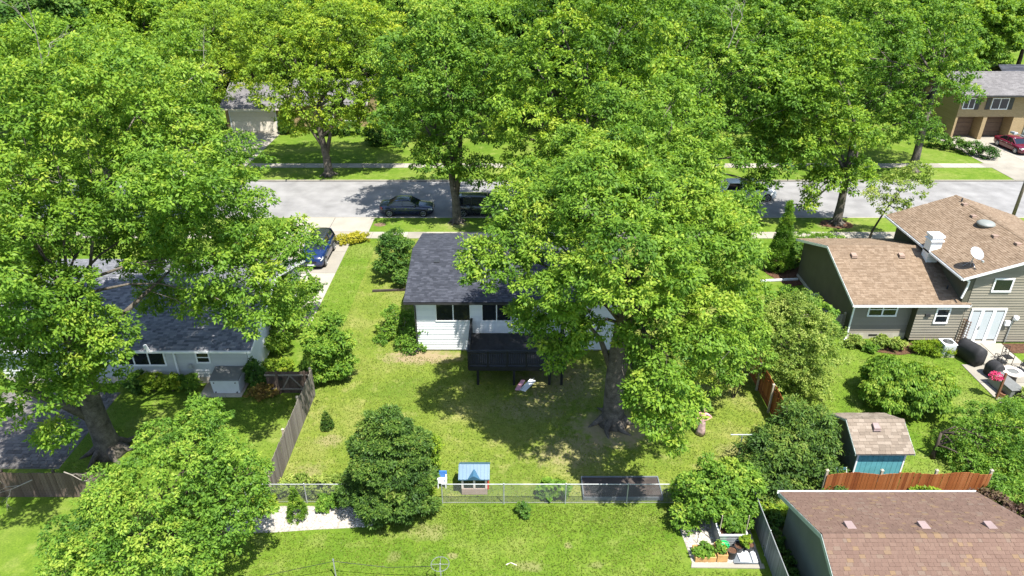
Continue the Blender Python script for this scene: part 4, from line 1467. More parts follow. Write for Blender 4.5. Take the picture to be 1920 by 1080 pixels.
def car(name, label, loc, rotz, paint, L, Wd, belt, roof, cabin, hood, tail, wheel=.33, roof_mat=None, cat='car', group=None):
    """x is forward. cabin: four x of (rear base, rear roof, front roof, windscreen base). hood/tail: heights at nose and tail."""
    t = thing(name, label, cat, loc, rotz, group)
    hw = Wd / 2
    xr, xf = -L / 2, L / 2
    c0, c1, c2, c3 = cabin
    st = [(xr, .74, .42, tail * .80), (xr + .08, .90, .30, tail * .97), (xr + .35, .97, .24, tail), (c0, 1.0, .20, max(tail, belt - .02)),
          ((c0 + c3) / 2, 1.0, .19, belt), (c3, 1.0, .20, belt - .02), (c3 + .35, .985, .21, hood + (belt - hood) * .45), (xf - .35, .95, .22, hood),
          (xf - .10, .86, .28, hood * .90), (xf, .66, .40, hood * .72)]
    b = MB()
    rings = []
    for x, k, zl, zt in st:
        w = hw * k
        half = [(w * .90, zl), (w, zl + .14), (w * 1.0, zl + (zt - zl) * .55), (w * .97, zt - .07), (w * .86, zt - .005), (w * .45, zt + .025)]
        rings.append([(x, y, z) for y, z in half] + [(x, -y, z) for y, z in reversed(half)])
    loft(b, rings)
    b.build('body', paint, t, local=True, smooth=True)
    # cabin glass and roof
    wb, wt = hw * .90, hw * .70
    zb, zr = belt - .02, roof

    def sec(x, k):                      # a ring round the cabin at height share k
        return x
    g = MB()
    n = 8
    P0 = [(c0, -wb * .92), (c0, wb * .92), (c3, wb * .90), (c3, -wb * .90)]
    P1 = [(c1, -wt), (c1, wt), (c2, wt), (c2, -wt)]
    i = g.verts([(x, y, zb) for x, y in P0] + [(x * .97 + c * .03, y * .98, zr - .07) for (x, y), c in zip(P1, (c0, c0, c3, c3))])
    for k, nm in enumerate(('rear_window', 'side_window', 'windscreen', 'side_window')):
        w_ = MB()
        w_.quad(g.v[i + k], g.v[i + 4 + k], g.v[i + 4 + (k + 1) % 4], g.v[i + (k + 1) % 4])
        w_.build(nm, 'car_glass', t, local=True)
    rf = MB()
    rings = []
    for s in range(7):
        u = s / 6
        x = c1 - .05 + (c2 - c1 + .12) * u
        arch = math.sin(PI * min(max(u, .0), 1)) * .05
        w = wt * (1.02 if 0 < s < 6 else .96)
        rings.append([(x, w, zr - .075), (x, w * .96, zr - .03 + arch * .6), (x, w * .5, zr - .005 + arch), (x, -w * .5, zr - .005 + arch), (x, -w * .96, zr - .03 + arch * .6), (x, -w, zr - .075)])
    loft(rf, rings)
    rf.build('roof', roof_mat or paint, t, local=True, smooth=True)
    for s in (-1, 1):
        for k in range(4):
            x0, y0 = P0[k]
            x1, y1 = P1[k]
            if (y0 > 0) == (s > 0):
                MB().beam((x0, y0 * 1.01, zb), (x1, y1 * 1.01, zr - .05), .08 if x0 > 0 else .13, .05).build('pillar', paint, t, local=True)
        xm = (c1 + c2) / 2 - .05
        MB().beam((xm, s * wb * .935, zb), (xm, s * wt * 1.02, zr - .05), .07, .04).build('pillar', paint, t, local=True)
    # wheels
    for sx in (xr + L * .19, xf - L * .185):
        for s in (-1, 1):
            a = MB()
            a.tube([(sx, s * (hw - .21), wheel), (sx, s * (hw + .004), wheel)], wheel * 1.16, 18)
            a.build('wheel_arch', 'rubber', t, local=True)
            wh = MB()
            wh.tube([(sx, s * (hw - .19), wheel), (sx, s * (hw - .01), wheel), (sx, s * (hw + .012), wheel)], [wheel, wheel, wheel * .93], 20)
            wo_ = wh.build('wheel', 'rubber', t, local=True, smooth=False)
            rm = MB()
            rm.tube([(sx, s * (hw + .006), wheel), (sx, s * (hw + .018), wheel)], wheel * .22, 10)
            rim = [(sx + math.cos(q * PI / 10) * wheel * .66, s * (hw + .014), wheel + math.sin(q * PI / 10) * wheel * .66) for q in range(21)]
            rm.tube(rim, .022, 5)
            for q in range(5):
                an = q * 2 * PI / 5 + .3
                rm.beam((sx, s * (hw + .015), wheel), (sx + math.cos(an) * wheel * .66, s * (hw + .015), wheel + math.sin(an) * wheel * .66), .05, .012, (0, 1, 0))
            rm.build('rim', 'alloy', wo_, local=True)
    for s in (-1, 1):
        m_ = MB()
        m_.hexa([(xf - .42, s * hw * .72, hood * .72), (xf - .10, s * hw * .60, hood * .70), (xf - .06, s * hw * .84, hood * .72), (xf - .40, s * hw * .955, hood * .74),
                 (xf - .46, s * hw * .70, hood * .97), (xf - .16, s * hw * .60, hood * .89), (xf - .13, s * hw * .82, hood * .88), (xf - .42, s * hw * .95, hood * .92)])
        m_.build('headlight', 'lamp_glass', t, local=True)
        m_ = MB()
        m_.hexa([(xr - .01, s * hw * .55, tail * .66), (xr + .03, s * hw * .80, tail * .66), (xr + .30, s * hw * .985, tail * .68), (xr + .25, s * hw * .60, tail * .68),
                 (xr + .03, s * hw * .52, tail * .92), (xr + .07, s * hw * .86, tail * .93), (xr + .30, s * hw * .98, tail * .90), (xr + .25, s * hw * .60, tail * .90)])
        m_.build('taillight', 'lamp_red', t, local=True)
        m_ = MB()
        m_.cbox((c3 - .35, s * (hw + .09), belt - .02), (.12, .20, .15), 0, .8)
        m_.build('mirror', paint, t, local=True)
        m_ = MB()
        m_.beam((c0 + .35, s * (hw + .003), belt - .16), (c3 - .25, s * (hw + .003), belt - .16), .012, .012)
        for xx in ((c0 + c3) / 2 - .75, (c0 + c3) / 2 + .2):
            m_.box(xx, xx + .16, s * (hw + .018) - .012, s * (hw + .018) + .012, belt - .22, belt - .18)
        m_.build('door_handles', 'alloy', t, local=True)
    MB().box(xf - .02, xf + .012, -.26, .26, .40, .50).build('number_plate', 'white_plastic', t, local=True)
    MB().box(xr - .016, xr + .02, -.26, .26, .55, .66).build('number_plate', 'white_plastic', t, local=True)
    MB().box(xf - .08, xf + .006, -.45, .45, hood * .56, hood * .70).build('grille', 'rubber', t, local=True)
    return t


SED = dict(L=4.85, Wd=1.82, belt=.98, roof=1.46, cabin=(-1.75, -.95, .35, 1.15), hood=.86, tail=1.02)
VAN = dict(L=5.05, Wd=1.98, belt=1.10, roof=1.76, cabin=(-2.40, -2.10, .55, 1.65), hood=.98, tail=1.12, wheel=.35)
SUV = dict(L=4.6, Wd=1.88, belt=1.14, roof=1.72, cabin=(-2.2, -1.9, .25, 1.0), hood=1.06, tail=1.12, wheel=.37)
ZR = -.12
p = G(763, 401); car('parked_car', 'dark navy sedan parked at the kerb on the left', (p.x, 59.55, ZR), 0, 'paint_navy', **SED, group='cars parked along the street')
p = G(902, 401); car('parked_car', 'dark grey minivan parked at the kerb behind a tree trunk', (p.x, 59.6, ZR), 0, 'paint_graphite', **VAN, group='cars parked along the street')
p = G(1335, 398); car('parked_car', 'red car glimpsed through the leaves on the street', (p.x - .2, 60.2, ZR), 0, 'paint_red', **SED, group='cars parked along the street')
p = G(1404, 380); car('parked_van', 'white van glimpsed through the leaves on the street', (p.x + .3, 63.4, ZR), 0, 'paint_white', **VAN, cat='van', group='cars parked along the street')
car('parked_car', 'blue sport utility vehicle with dark roof in the near driveway', (-15.2, 50.0, .03), -PI / 2, 'paint_blue', **SUV, roof_mat='paint_graphite')
car('parked_car', 'maroon sedan in front of the brick house garage', (57.2, 78.4, .03), -PI / 2 + .05, 'paint_maroon', **SED)
car('parked_car', 'small red car far off at the top edge', (-11.0, 180.0, .03), 0, 'paint_red', **SED)

# ------------------------------------------------------------------ street lamp
p = G(1848, 380)
t = thing('street_lamp', 'tall street lamp on a brown pole at the right kerb', 'street lamp', (p.x, 57.9, 0))
x = p.x
MB().tube([(x, 57.9, -.05), (x, 57.9, 6.4)], [.15, .10], 10).build('pole', 'pole_brown', t, smooth=True)
MB().tube([(x, 57.9, 6.2), (x - .15, 58.3, 6.75), (x - .55, 59.2, 7.1), (x - .8, 59.9, 7.15)], [.045, .04, .035, .03], 8).build('arm', 'galvanised', t, smooth=True)
MB().hexa([(x - 1.05, 59.75, 7.05), (x - .65, 59.75, 7.05), (x - .7, 60.5, 7.05), (x - 1.0, 60.5, 7.05), (x - .98, 59.8, 7.25), (x - .72, 59.8, 7.25), (x - .75, 60.4, 7.2), (x - .95, 60.4, 7.2)]).build('lamp_head', 'galvanised', t, bevel=.03)

# ------------------------------------------------------------------ back-yard things
p = G(890, 925)
t = thing('playhouse', 'toy playhouse with blue ribbed roof and taupe walls by the fence', 'playhouse', (p.x, p.y, 0))
x, y = p.x, p.y + .35
w = MB()
w.box(x - .60, x + .60, y - .45, y + .45, 0, .38)
w.build('base_wall', 'taupe_plastic', t, bevel=.02)
for sx in (-.60, -.05, .50):
    MB().box(x + sx, x + sx + .10, y - .45, y - .36, .38, 1.0).build('corner_post', 'pale_plastic', t, bevel=.01)
for sx in (-.60, .50):
    MB().box(x + sx, x + sx + .10, y + .36, y + .45, .38, 1.0).build('corner_post', 'pale_plastic', t, bevel=.01)
MB().box(x - .5, x + .5, y + .38, y + .43, .38, 1.0).build('back_wall', 'taupe_plastic', t)
MB().box(x - .6, x + .6, y - .45, y - .37, 1.0, 1.08).build('lintel', 'pale_plastic', t)
for s in (-1, 1):
    for q in (0, 1):
        MB().box(x - .49 + q * .545, x - .06 + q * .545, y - .42, y - .40, .40, .98).build('window_pane', 'glass', t) if s < 0 else None
rf = MB()
for s in (-1, 1):
    rf.hexa([(x - .72, y + s * .58, 1.02), (x + .72, y + s * .58, 1.02), (x + .72, y, 1.42), (x - .72, y, 1.42),
             (x - .72, y + s * .58, 1.07), (x + .72, y + s * .58, 1.07), (x + .72, y, 1.47), (x - .72, y, 1.47)] if s < 0 else
            [(x - .72, y, 1.42), (x + .72, y, 1.42), (x + .72, y + .58, 1.02), (x - .72, y + .58, 1.02),
             (x - .72, y, 1.47), (x + .72, y, 1.47), (x + .72, y + .58, 1.07), (x - .72, y + .58, 1.07)])
rf = rf.build('roof', 'blue_plastic', t)
for k in range(9):
    xx = x - .66 + k * .165
    MB().beam((xx, y - .58, 1.085), (xx, y - .01, 1.485), .035, .03).build('roof_rib', 'blue_plastic', rf)
MB().hexa([(x - .3, y - .60, 1.06), (x + .3, y - .60, 1.06), (x + .02, y - .2, 1.36), (x - .02, y - .2, 1.36), (x - .3, y - .60, 1.09), (x + .3, y - .60, 1.09), (x + .02, y - .62, 1.30), (x - .02, y - .62, 1.30)]).build('dormer', 'blue_plastic', rf)
MB().box(x + .6, x + .68, y - .4, y - .1, .3, 1.0).build('door', 'red_plastic', t)
p = G(829, 916)
t = thing('toy_chair', 'small blue and white child chair beside the yew', 'chair', (p.x, p.y, 0))
x, y = p.x, p.y + .2
MB().box(x - .22, x + .22, y - .2, y + .2, .30, .36).build('seat', 'white_plastic', t, bevel=.015)
MB().box(x - .22, x + .22, y + .16, y + .21, .36, .75).build('backrest', 'deep_blue_plastic', t, bevel=.015)
for sx in (-.18, .18):
    for sy in (-.16, .16):
        MB().box(x + sx - .03, x + sx + .03, y + sy - .03, y + sy + .03, 0, .30).build('leg', 'white_plastic', t)
    MB().box(x + sx - .03, x + sx + .03, y - .2, y + .16, .50, .55).build('armrest', 'white_plastic', t)
# raised bed just behind the wire fence
t = thing('raised_bed', 'long raised bed with blue grey sides behind the wire fence', 'raised bed', (5.1, 24.8, 0))
bx0, bx1, by0, by1 = 3.35, 6.95, 24.15, 25.45
MB().box(bx0, bx1, by0, by1, 0, .14).build('soil', 'timber_dark', t)
for z in (0, .10):
    MB().box(bx0 - .05, bx1 + .05, by0 - .05, by0 - .003, z, z + .095).build('side_board', 'slat_grey', t)
    MB().box(bx0 - .05, bx1 + .05, by1 + .003, by1 + .05, z, z + .095).build('side_board', 'slat_grey', t)
    MB().box(bx0 - .05, bx0 - .003, by0, by1, z, z + .095).build('end_board', 'slat_grey', t)
    MB().box(bx1 + .003, bx1 + .05, by0, by1, z, z + .095).build('end_board', 'slat_grey', t)
# clothes post
p = G(1392, 815, 2.0)
t = thing('clothes_post', 'grey T shaped clothes line post on the right lawn', 'clothes post', (p.x, p.y, 0))
MB().tube([(p.x, p.y, -.05), (p.x, p.y, 2.0)], .03, 8).build('pole', 'galvanised', t)
MB().tube([(p.x - .56, p.y, 2.0), (p.x + .56, p.y, 2.0)], .028, 8).build('crossbar', 'grey_trim', t)
for s in (-.5, -.2, .2, .5):
    MB().tube([(p.x + s, p.y, 2.02), (p.x + s, p.y + .02, 2.08)], .010, 5).build('hook', 'bare_metal', t)

# ------------------------------------------------------------------ kitchen garden corner
t = thing('metal_planter', 'corrugated white metal planter full of tomato plants', 'planter', (9.4, 22.3, 0))
px0, px1, py0, py1 = 8.85, 9.98, 21.4, 23.3
MB().box(px0 + .03, px1 - .03, py0 + .03, py1 - .03, 0, .62).build('soil', 'mulch', t)
for k in range(7):
    z = k * .10
    MB().box(px0, px1, py0 - .03, py0 + .02, z, z + .055).build('corrugation', 'galvanised', t)
    MB().box(px0 - .03, px0 + .02, py0 + .022, py1, z, z + .055).build('corrugation', 'galvanised', t)
for a in (((px0 - .05, px1 + .05, py0 - .06, py0 + .02)), ((px0 - .05, px0 + .03, py0 + .022, py1)), ((px1 - .03, px1 + .05, py0 + .022, py1))):
    MB().box(*a, .70, .75).build('rim', 'white_plastic', t)
for x in (px0, px1):
    MB().tube([(x, py0 + .15, .0), (x, py0 + .15, 1.7)], .022, 6).build('stake', 'timber_pale', t)
t = thing('wooden_planter', 'orange wooden two level planter box with seedlings on the white stones', 'planter', (8.3, 20.8, 0))
for (x0, x1, h) in ((7.68, 8.55, .28), (8.59, 9.02, .42)):
    MB().box(x0 + .03, x1 - .03, 20.63, 21.23, 0, h - .05).build('soil', 'mulch', t)
    for z in (0, h / 2):
        MB().box(x0, x1, 20.58, 20.625, z + .003, z + h / 2 - .003).build('side_board', 'timber_orange', t)
        MB().box(x0, x1, 21.235, 21.28, z + .003, z + h / 2 - .003).build('side_board', 'timber_orange', t)
        MB().box(x0, x0 + .028, 20.63, 21.23, z + .003, z + h / 2 - .003).build('end_board', 'timber_orange', t)
        MB().box(x1 - .028, x1, 20.63, 21.23, z + .003, z + h / 2 - .003).build('end_board', 'timber_orange', t)


def pot(name, label, c, r0, r1, h, mat, cat='pot', group=None, handle=False):
    t = thing(name, label, cat, (c[0], c[1], 0), 0, group)
    m = MB()
    m.lathe((c[0], c[1], .035), [(r0, 0), (r1, h * .9), (r1 * 1.07, h * .9), (r1 * 1.07, h), (r1 * .93, h), (r1 * .88, h * .85)], 18)
    m.build('body', mat, t, smooth=False)
    m = MB()
    m.lathe((c[0], c[1], .035 + h * .80), [(r1 * .9, 0), (r1 * .9, h * .06)], 18)
    m.build('soil' if not handle else 'water', 'mulch' if not handle else mat, t)
    if handle:
        m = MB()
        m.tube([(c[0] - r1 * math.cos(a), c[1] - .02, .035 + h + r1 * .5 * math.sin(a)) for a in [k * PI / 8 for k in range(9)]], .010, 5)
        m.build('handle', 'galvanised', t)
    return t


pot('bucket', 'bright green bucket in front of the metal planter', (9.0, 21.15), .15, .20, .42, 'green_plastic', 'bucket', handle=True)
pot('plant_pot', 'black plant pot left of the small potted plant, standing nearest the camera', (9.25, 20.85), .17, .21, .42, 'black_plastic', group='black plant pots')
pot('plant_pot', 'black plant pot touching the metal planter front', (9.62, 21.12), .16, .20, .38, 'black_plastic', group='black plant pots')
pot('plant_pot', 'black plant pot against the slatted wire fence', (10.1, 21.2), .15, .19, .36, 'black_plastic', group='black plant pots')
t = thing('paving_bag', 'white folded sheets lying beside the plant pots', 'sheet', (9.9, 20.820, 0))
MB().hexa([(9.55, 20.570, .055), (10.05, 20.520, .055), (10.05, 21.140, .055), (9.5, 21.170, .055), (9.56, 20.600, .13), (10.0, 20.540, .10), (10.0, 21.120, .10), (9.52, 21.140, .13)]).build('sheet', 'white_plastic', t, bevel=.02)
MB().hexa([(10.09, 20.520, .055), (10.30, 20.520, .055), (10.34, 21.070, .055), (10.1, 21.120, .055), (10.1, 20.540, .12), (10.3, 20.540, .09), (10.32, 21.050, .09), (10.12, 21.090, .12)]).build('sheet', 'white_plastic', t, bevel=.02)
MB().box(9.28, 10.35, 20.450, 21.220, .02, .05).build('paving_slab', 'slat_grey', t)
for nm, x, y, h in (('stake', 7.75, 22.6, 1.5), ('stake', 8.0, 21.6, 1.4), ('stake', 7.55, 23.6, 2.0)):
    lab = {1.5: 'thin dark garden stake in the middle of the white stones', 1.4: 'thin dark garden stake nearest the wooden planter', 2.0: 'thin dark stake at the end of the wire fence'}[h]
    s = MB().tube([(x, y, -.02), (x + .02, y, h)], .012, 6)
    s.lathe((x + .02, y, h), [(.016, 0), (.016, .02), (.004, .03)], 6)
    tag(s.build('garden_stake', 'black_metal', loc=(x, y, 0)), lab, 'stake')

# ------------------------------------------------------------------ left yard: storage box
t = thing('storage_box', 'white storage box with dark lid against the left house', 'storage box', (-16.1, 32.7, 0))
MB().hexa([(-16.85, 32.25, 0.05), (-15.35, 32.25, .05), (-15.35, 33.2, .05), (-16.85, 33.2, .05), (-16.9, 32.2, .95), (-15.3, 32.2, .95), (-15.3, 33.25, 1.15), (-16.9, 33.25, 1.15)]).build('body', 'white_plastic', t, bevel=.03)
MB().hexa([(-16.95, 32.15, .955), (-15.25, 32.15, .955), (-15.25, 33.28, 1.155), (-16.95, 33.28, 1.155), (-16.9, 32.2, 1.02), (-15.3, 32.2, 1.02), (-15.3, 33.25, 1.22), (-16.9, 33.25, 1.22)]).build('lid', 'grey_lid', t, bevel=.02)
for x in (-16.7, -15.5):
    for z in (.15, .8):
        MB().tube([(x, 32.19, z), (x, 32.24, z)], .04, 8).build('bolt', 'black_plastic', t)
MB().box(-17.6, -15.2, 31.95, 33.3, 0, .045).build('slab', 'block', t)

# ------------------------------------------------------------------ right patio
p = G(1776, 668)
t = thing('air_conditioner', 'grey air conditioner unit with round fan grille beside the tan house', 'air conditioner', (26.65, 36.35, 0))
cx, cy = 26.65, 36.35
MB().box(cx - .42, cx + .42, cy - .42, cy + .42, 0, .06).build('slab', 'block', t)
MB().cbox((cx, cy, .06), (.76, .76, .78), 0).build('casing', 'white_plastic', t, bevel=.05)
MB().cbox((cx, cy, .845), (.80, .80, .05), 0).build('top_cover', 'white_plastic', t, bevel=.02)
MB().lathe((cx, cy, .897), [(.31, 0), (.31, .008)], 24).build('fan_opening', 'black_plastic', t)
for k in range(4):
    m = MB(); m.tube([(cx + (.07 + k * .075) * math.cos(a * PI / 8), cy + (.07 + k * .075) * math.sin(a * PI / 8), .915) for a in range(17)], .008, 4)
    m.build('grille_ring', 'grey_plastic', t)
for k in range(7):
    m = MB()
    for z in (1,):
        m.box(cx - .383, cx + .383, cy - .385, cy - .381, .14 + k * .09, .165 + k * .09)
    m.build('louvre', 'grey_lid', t)


def covered(name, label, c, rz, prof, W_, mat='black_fabric'):
    """A draped cover: profile (x, z) lofted over the width with folds."""
    t = thing(name, label, 'grill', c, rz)
    b = MB()
    rr = random.Random(5)
    n = 9
    rings = []
    for k in range(n):
        u = k / (n - 1)
        y = -W_ / 2 + W_ * u
        sq = 1.0 if 0 < k < n - 1 else .93
        rings.append([(x * sq + rr.uniform(-.02, .02), y, z * (sq if z > .3 else 1) + (rr.uniform(-.015, .015) if z > .1 else 0)) for x, z in prof])
    loft(b, rings)
    b.build('cover', mat, t, local=True, smooth=True)
    m = MB()
    for sx in (-.28, .28):
        for sy in (-W_ * .38, W_ * .38):
            m.tube([(sx, sy, 0), (sx, sy, .2)], .03, 6)
    m.build('feet', 'black_metal', t, local=True)
    return t


covered('covered_grill', 'large grill under a black cover beside the patio door', (27.7, 35.6, .05), .35,
        [(-.36, .06), (-.40, .5), (-.42, .85), (-.25, 1.15), (.02, 1.25), (.28, 1.10), (.42, .85), (.40, .5), (.37, .06)], 1.45)
covered('covered_kettle_grill', 'small round grill under a black cover next to the grey deck box', (28.15, 33.95, .05), .2,
        [(-.34, .06), (-.38, .45), (-.36, .72), (-.18, .92), (.0, .97), (.18, .92), (.36, .72), (.38, .45), (.34, .06)], .75)
t = thing('deck_box', 'long grey lidded deck box on the patio edge', 'deck box', (27.9, 32.6, .045), .10)
MB().hexa([(-.36, -.95, .05), (.36, -.95, .05), (.36, .75, .05), (-.36, .75, .05), (-.38, -.97, .62), (.38, -.97, .62), (.38, .77, .62), (-.38, .77, .62)]).build('box', 'grey_plastic', t, local=True, bevel=.02)
MB().box(-.40, .40, -1.0, .80, .625, .70).build('lid', 'grey_lid', t, local=True, bevel=.02)
MB().box(-.1, .1, -1.03, -1.0, .52, .66).build('latch', 'black_plastic', t, local=True)


def iron_chair(label, c, rz):
    t = thing('iron_chair', label, 'chair', (c[0], c[1], .05), rz, 'black iron patio chairs')
    MB().box(-.24, .24, -.24, .24, .42, .46).build('seat', 'black_metal', t, local=True)
    for sx in (-.23, .23):
        MB().tube([(sx, -.23, 0), (sx, -.23, .66)], .018, 5).build('leg', 'black_metal', t, local=True)
        MB().tube([(sx, .25, 0), (sx, .23, .45), (sx * .95, .30, 1.0)], .018, 5).build('leg', 'black_metal', t, local=True)
        MB().tube([(sx, -.24, .66), (sx, .0, .68), (sx, .25, .66)], .018, 5).build('armrest', 'black_metal', t, local=True)
    m = MB()
    m.tube([(-.22, .30, .98), (0, .31, 1.06), (.22, .30, .98)], .018, 5)
    m.tube([(-.23, .25, .52), (.23, .25, .52)], .014, 5)
    for k in range(7):
        u = -.18 + k * .06
        m.tube([(u, .25, .52), (-u * .4, .28, .78), (u, .30, 1.0)], .010, 4)
    m.build('backrest', 'black_metal', t, local=True)
    return t


iron_chair('black iron patio chair nearest the flower bed with a patterned back', (29.75, 35.3), .1)
iron_chair('black iron patio chair left of the round fire table', (28.95, 34.75), 1.9)
iron_chair('black iron patio chair at the right edge of the picture', (30.3, 34.4), -.9)
t = thing('fire_table', 'round white fire table with dark middle on the patio', 'table', (28.95, 33.6, 0))
cx, cy = 28.95, 33.6
MB().lathe((cx, cy, .05), [(.30, 0), (.34, .45), (.30, .48)], 20).build('base', 'black_metal', t)
m = MB()
rings = []
for r_, z_ in ((.30, .56), (.55, .56), (.57, .58), (.57, .62), (.55, .64), (.30, .64), (.30, .56)):
    rings.append(m.verts([(cx + r_ * math.cos(2 * PI * j / 28), cy + r_ * math.sin(2 * PI * j / 28), z_) for j in range(28)]))
for a, c in zip(rings, rings[1:]):
    for j in range(28):
        m.f.append((a + j, a + (j + 1) % 28, c + (j + 1) % 28, c + j))
m.build('table_ring', 'pale_plastic', t)
MB().lathe((cx, cy, .53), [(.298, 0), (.298, .07), (.2, .09)], 24).build('fire_bowl', 'grey_lid', t)
t = thing('flower_post', 'brown wooden post carrying a hanging basket bracket at the patio edge', 'post', (27.1, 31.8, 0))
MB().box(27.05, 27.15, 31.75, 31.85, -.02, 1.75).build('post', 'lattice', t)
MB().tube([(27.1, 31.8, 1.70), (26.95, 31.9, 1.78), (26.75, 32.0, 1.68)], .014, 5).build('bracket', 'black_metal', t)
t = thing('hanging_basket', 'hanging basket of crimson flowers on the brown post', 'flower basket', (26.78, 32.0, 1.2))
MB().lathe((26.78, 32.0, 1.12), [(.06, 0), (.18, .08), (.22, .20), (.18, .20)], 14).build('basket', 'lattice', t)
piece('blossoms', crown_mesh('blossoms', 77, [(0, 0, .22, .34, .32, .22)], 60, 10, 'petal_pink', rc=(.06, .12), leaf=(.05, .09), ratio=.9, zmin=-.1), t)
m = MB()
for a in (0, 2.1, 4.2):
    m.tube([(26.78 + .2 * math.cos(a), 32.0 + .2 * math.sin(a), 1.3), (26.76, 32.0, 1.68)], .006, 4)
m.build('chains', 'black_metal', t)
pot('flower_pot', 'clay pot at the foot of the flower post', (27.5, 31.95), .14, .20, .30, 'terracotta')
# lattice trellis by the bay
t = thing('trellis', 'brown lattice trellis leaning at the corner of the tan house bay', 'trellis', (28.05, 37.2, 0))
for k in range(4):
    MB().beam((28.0 + k * .07, 37.50 - k * .12, .05), (28.0 + k * .07, 37.50 - k * .12, 1.85), .03, .03).build('upright', 'lattice', t)
for k in range(10):
    MB().beam((27.98, 37.53, .15 + k * .18), (28.25, 37.10, .15 + k * .18), .025, .03).build('crosspiece', 'lattice', t)
# blue chair by the shed
t = thing('folding_chair', 'blue and white folding chair between the fence and the shed', 'chair', (15.4, 24.75, 0))
x, y = 15.45, 24.75
MB().hexa([(x - .22, y - .25, .42), (x + .24, y - .25, .42), (x + .24, y + .22, .38), (x - .22, y + .22, .38), (x - .22, y - .25, .46), (x + .24, y - .25, .46), (x + .24, y + .22, .42), (x - .22, y + .22, .42)]).build('seat', 'deep_blue_plastic', t)
MB().hexa([(x - .22, y + .22, .42), (x + .24, y + .22, .42), (x + .24, y + .26, .42), (x - .22, y + .26, .42), (x - .22, y + .38, 1.05), (x + .24, y + .38, 1.05), (x + .24, y + .41, 1.05), (x - .22, y + .41, 1.05)]).build('backrest', 'blue_plastic', t)
for sx in (-.23, .25):
    MB().tube([(x + sx, y - .28, 0), (x + sx, y + .40, 1.07)], .018, 6).build('leg', 'white_plastic', t)
    MB().tube([(x + sx, y + .32, 0), (x + sx, y - .24, .52)], .018, 6).build('leg', 'white_plastic', t)
t = thing('tarpaulin', 'dark crumpled tarpaulin heaped beside the shed wall', 'tarpaulin', (15.0, 25.6, 0))
m = MB(); rr = random.Random(4)
m.lathe((15.25, 25.5, 0), [(.55, 0), (.5, .35), (.42, .7), (.2, .95), (.05, 1.0)], 11)
m.v = [(a + rr.uniform(-.08, .08), b + rr.uniform(-.08, .08), max(0, c + rr.uniform(-.06, .06))) for a, b, c in m.v]
m.build('sheet', 'black_fabric', t)
MB().tube([(14.8, 25.2, .03), (15.3, 24.95, .03), (15.7, 25.1, .03)], .02, 5).build('rope', 'galvanised', t)
# small raised bed and white drain pipe in the side yard
t = thing('side_bed_frame', 'pale timber raised bed in the side yard of the tan house', 'raised bed', (19.6, 43, 0))
for (x0, x1, y0, y1) in ((18.3, 20.6, 42.9, 43.0), (18.3, 20.6, 40.6, 40.7), (18.2, 18.3, 40.6, 43.0), (20.6, 20.7, 40.6, 43.0)):
    MB().box(x0, x1, y0, y1, 0, .3).build('side_board', 'timber_pale', t)
MB().box(18.32, 20.58, 40.72, 42.88, 0, .2).build('soil', 'mulch', t)
tag(MB().beam((18.3, 45.9, .09), (21.1, 46.15, .11), .15, .12).build('drain_pipe', 'white_plastic', loc=(19.7, 46, 0)), 'white drain pipe lying across the side yard of the tan house', 'pipe')

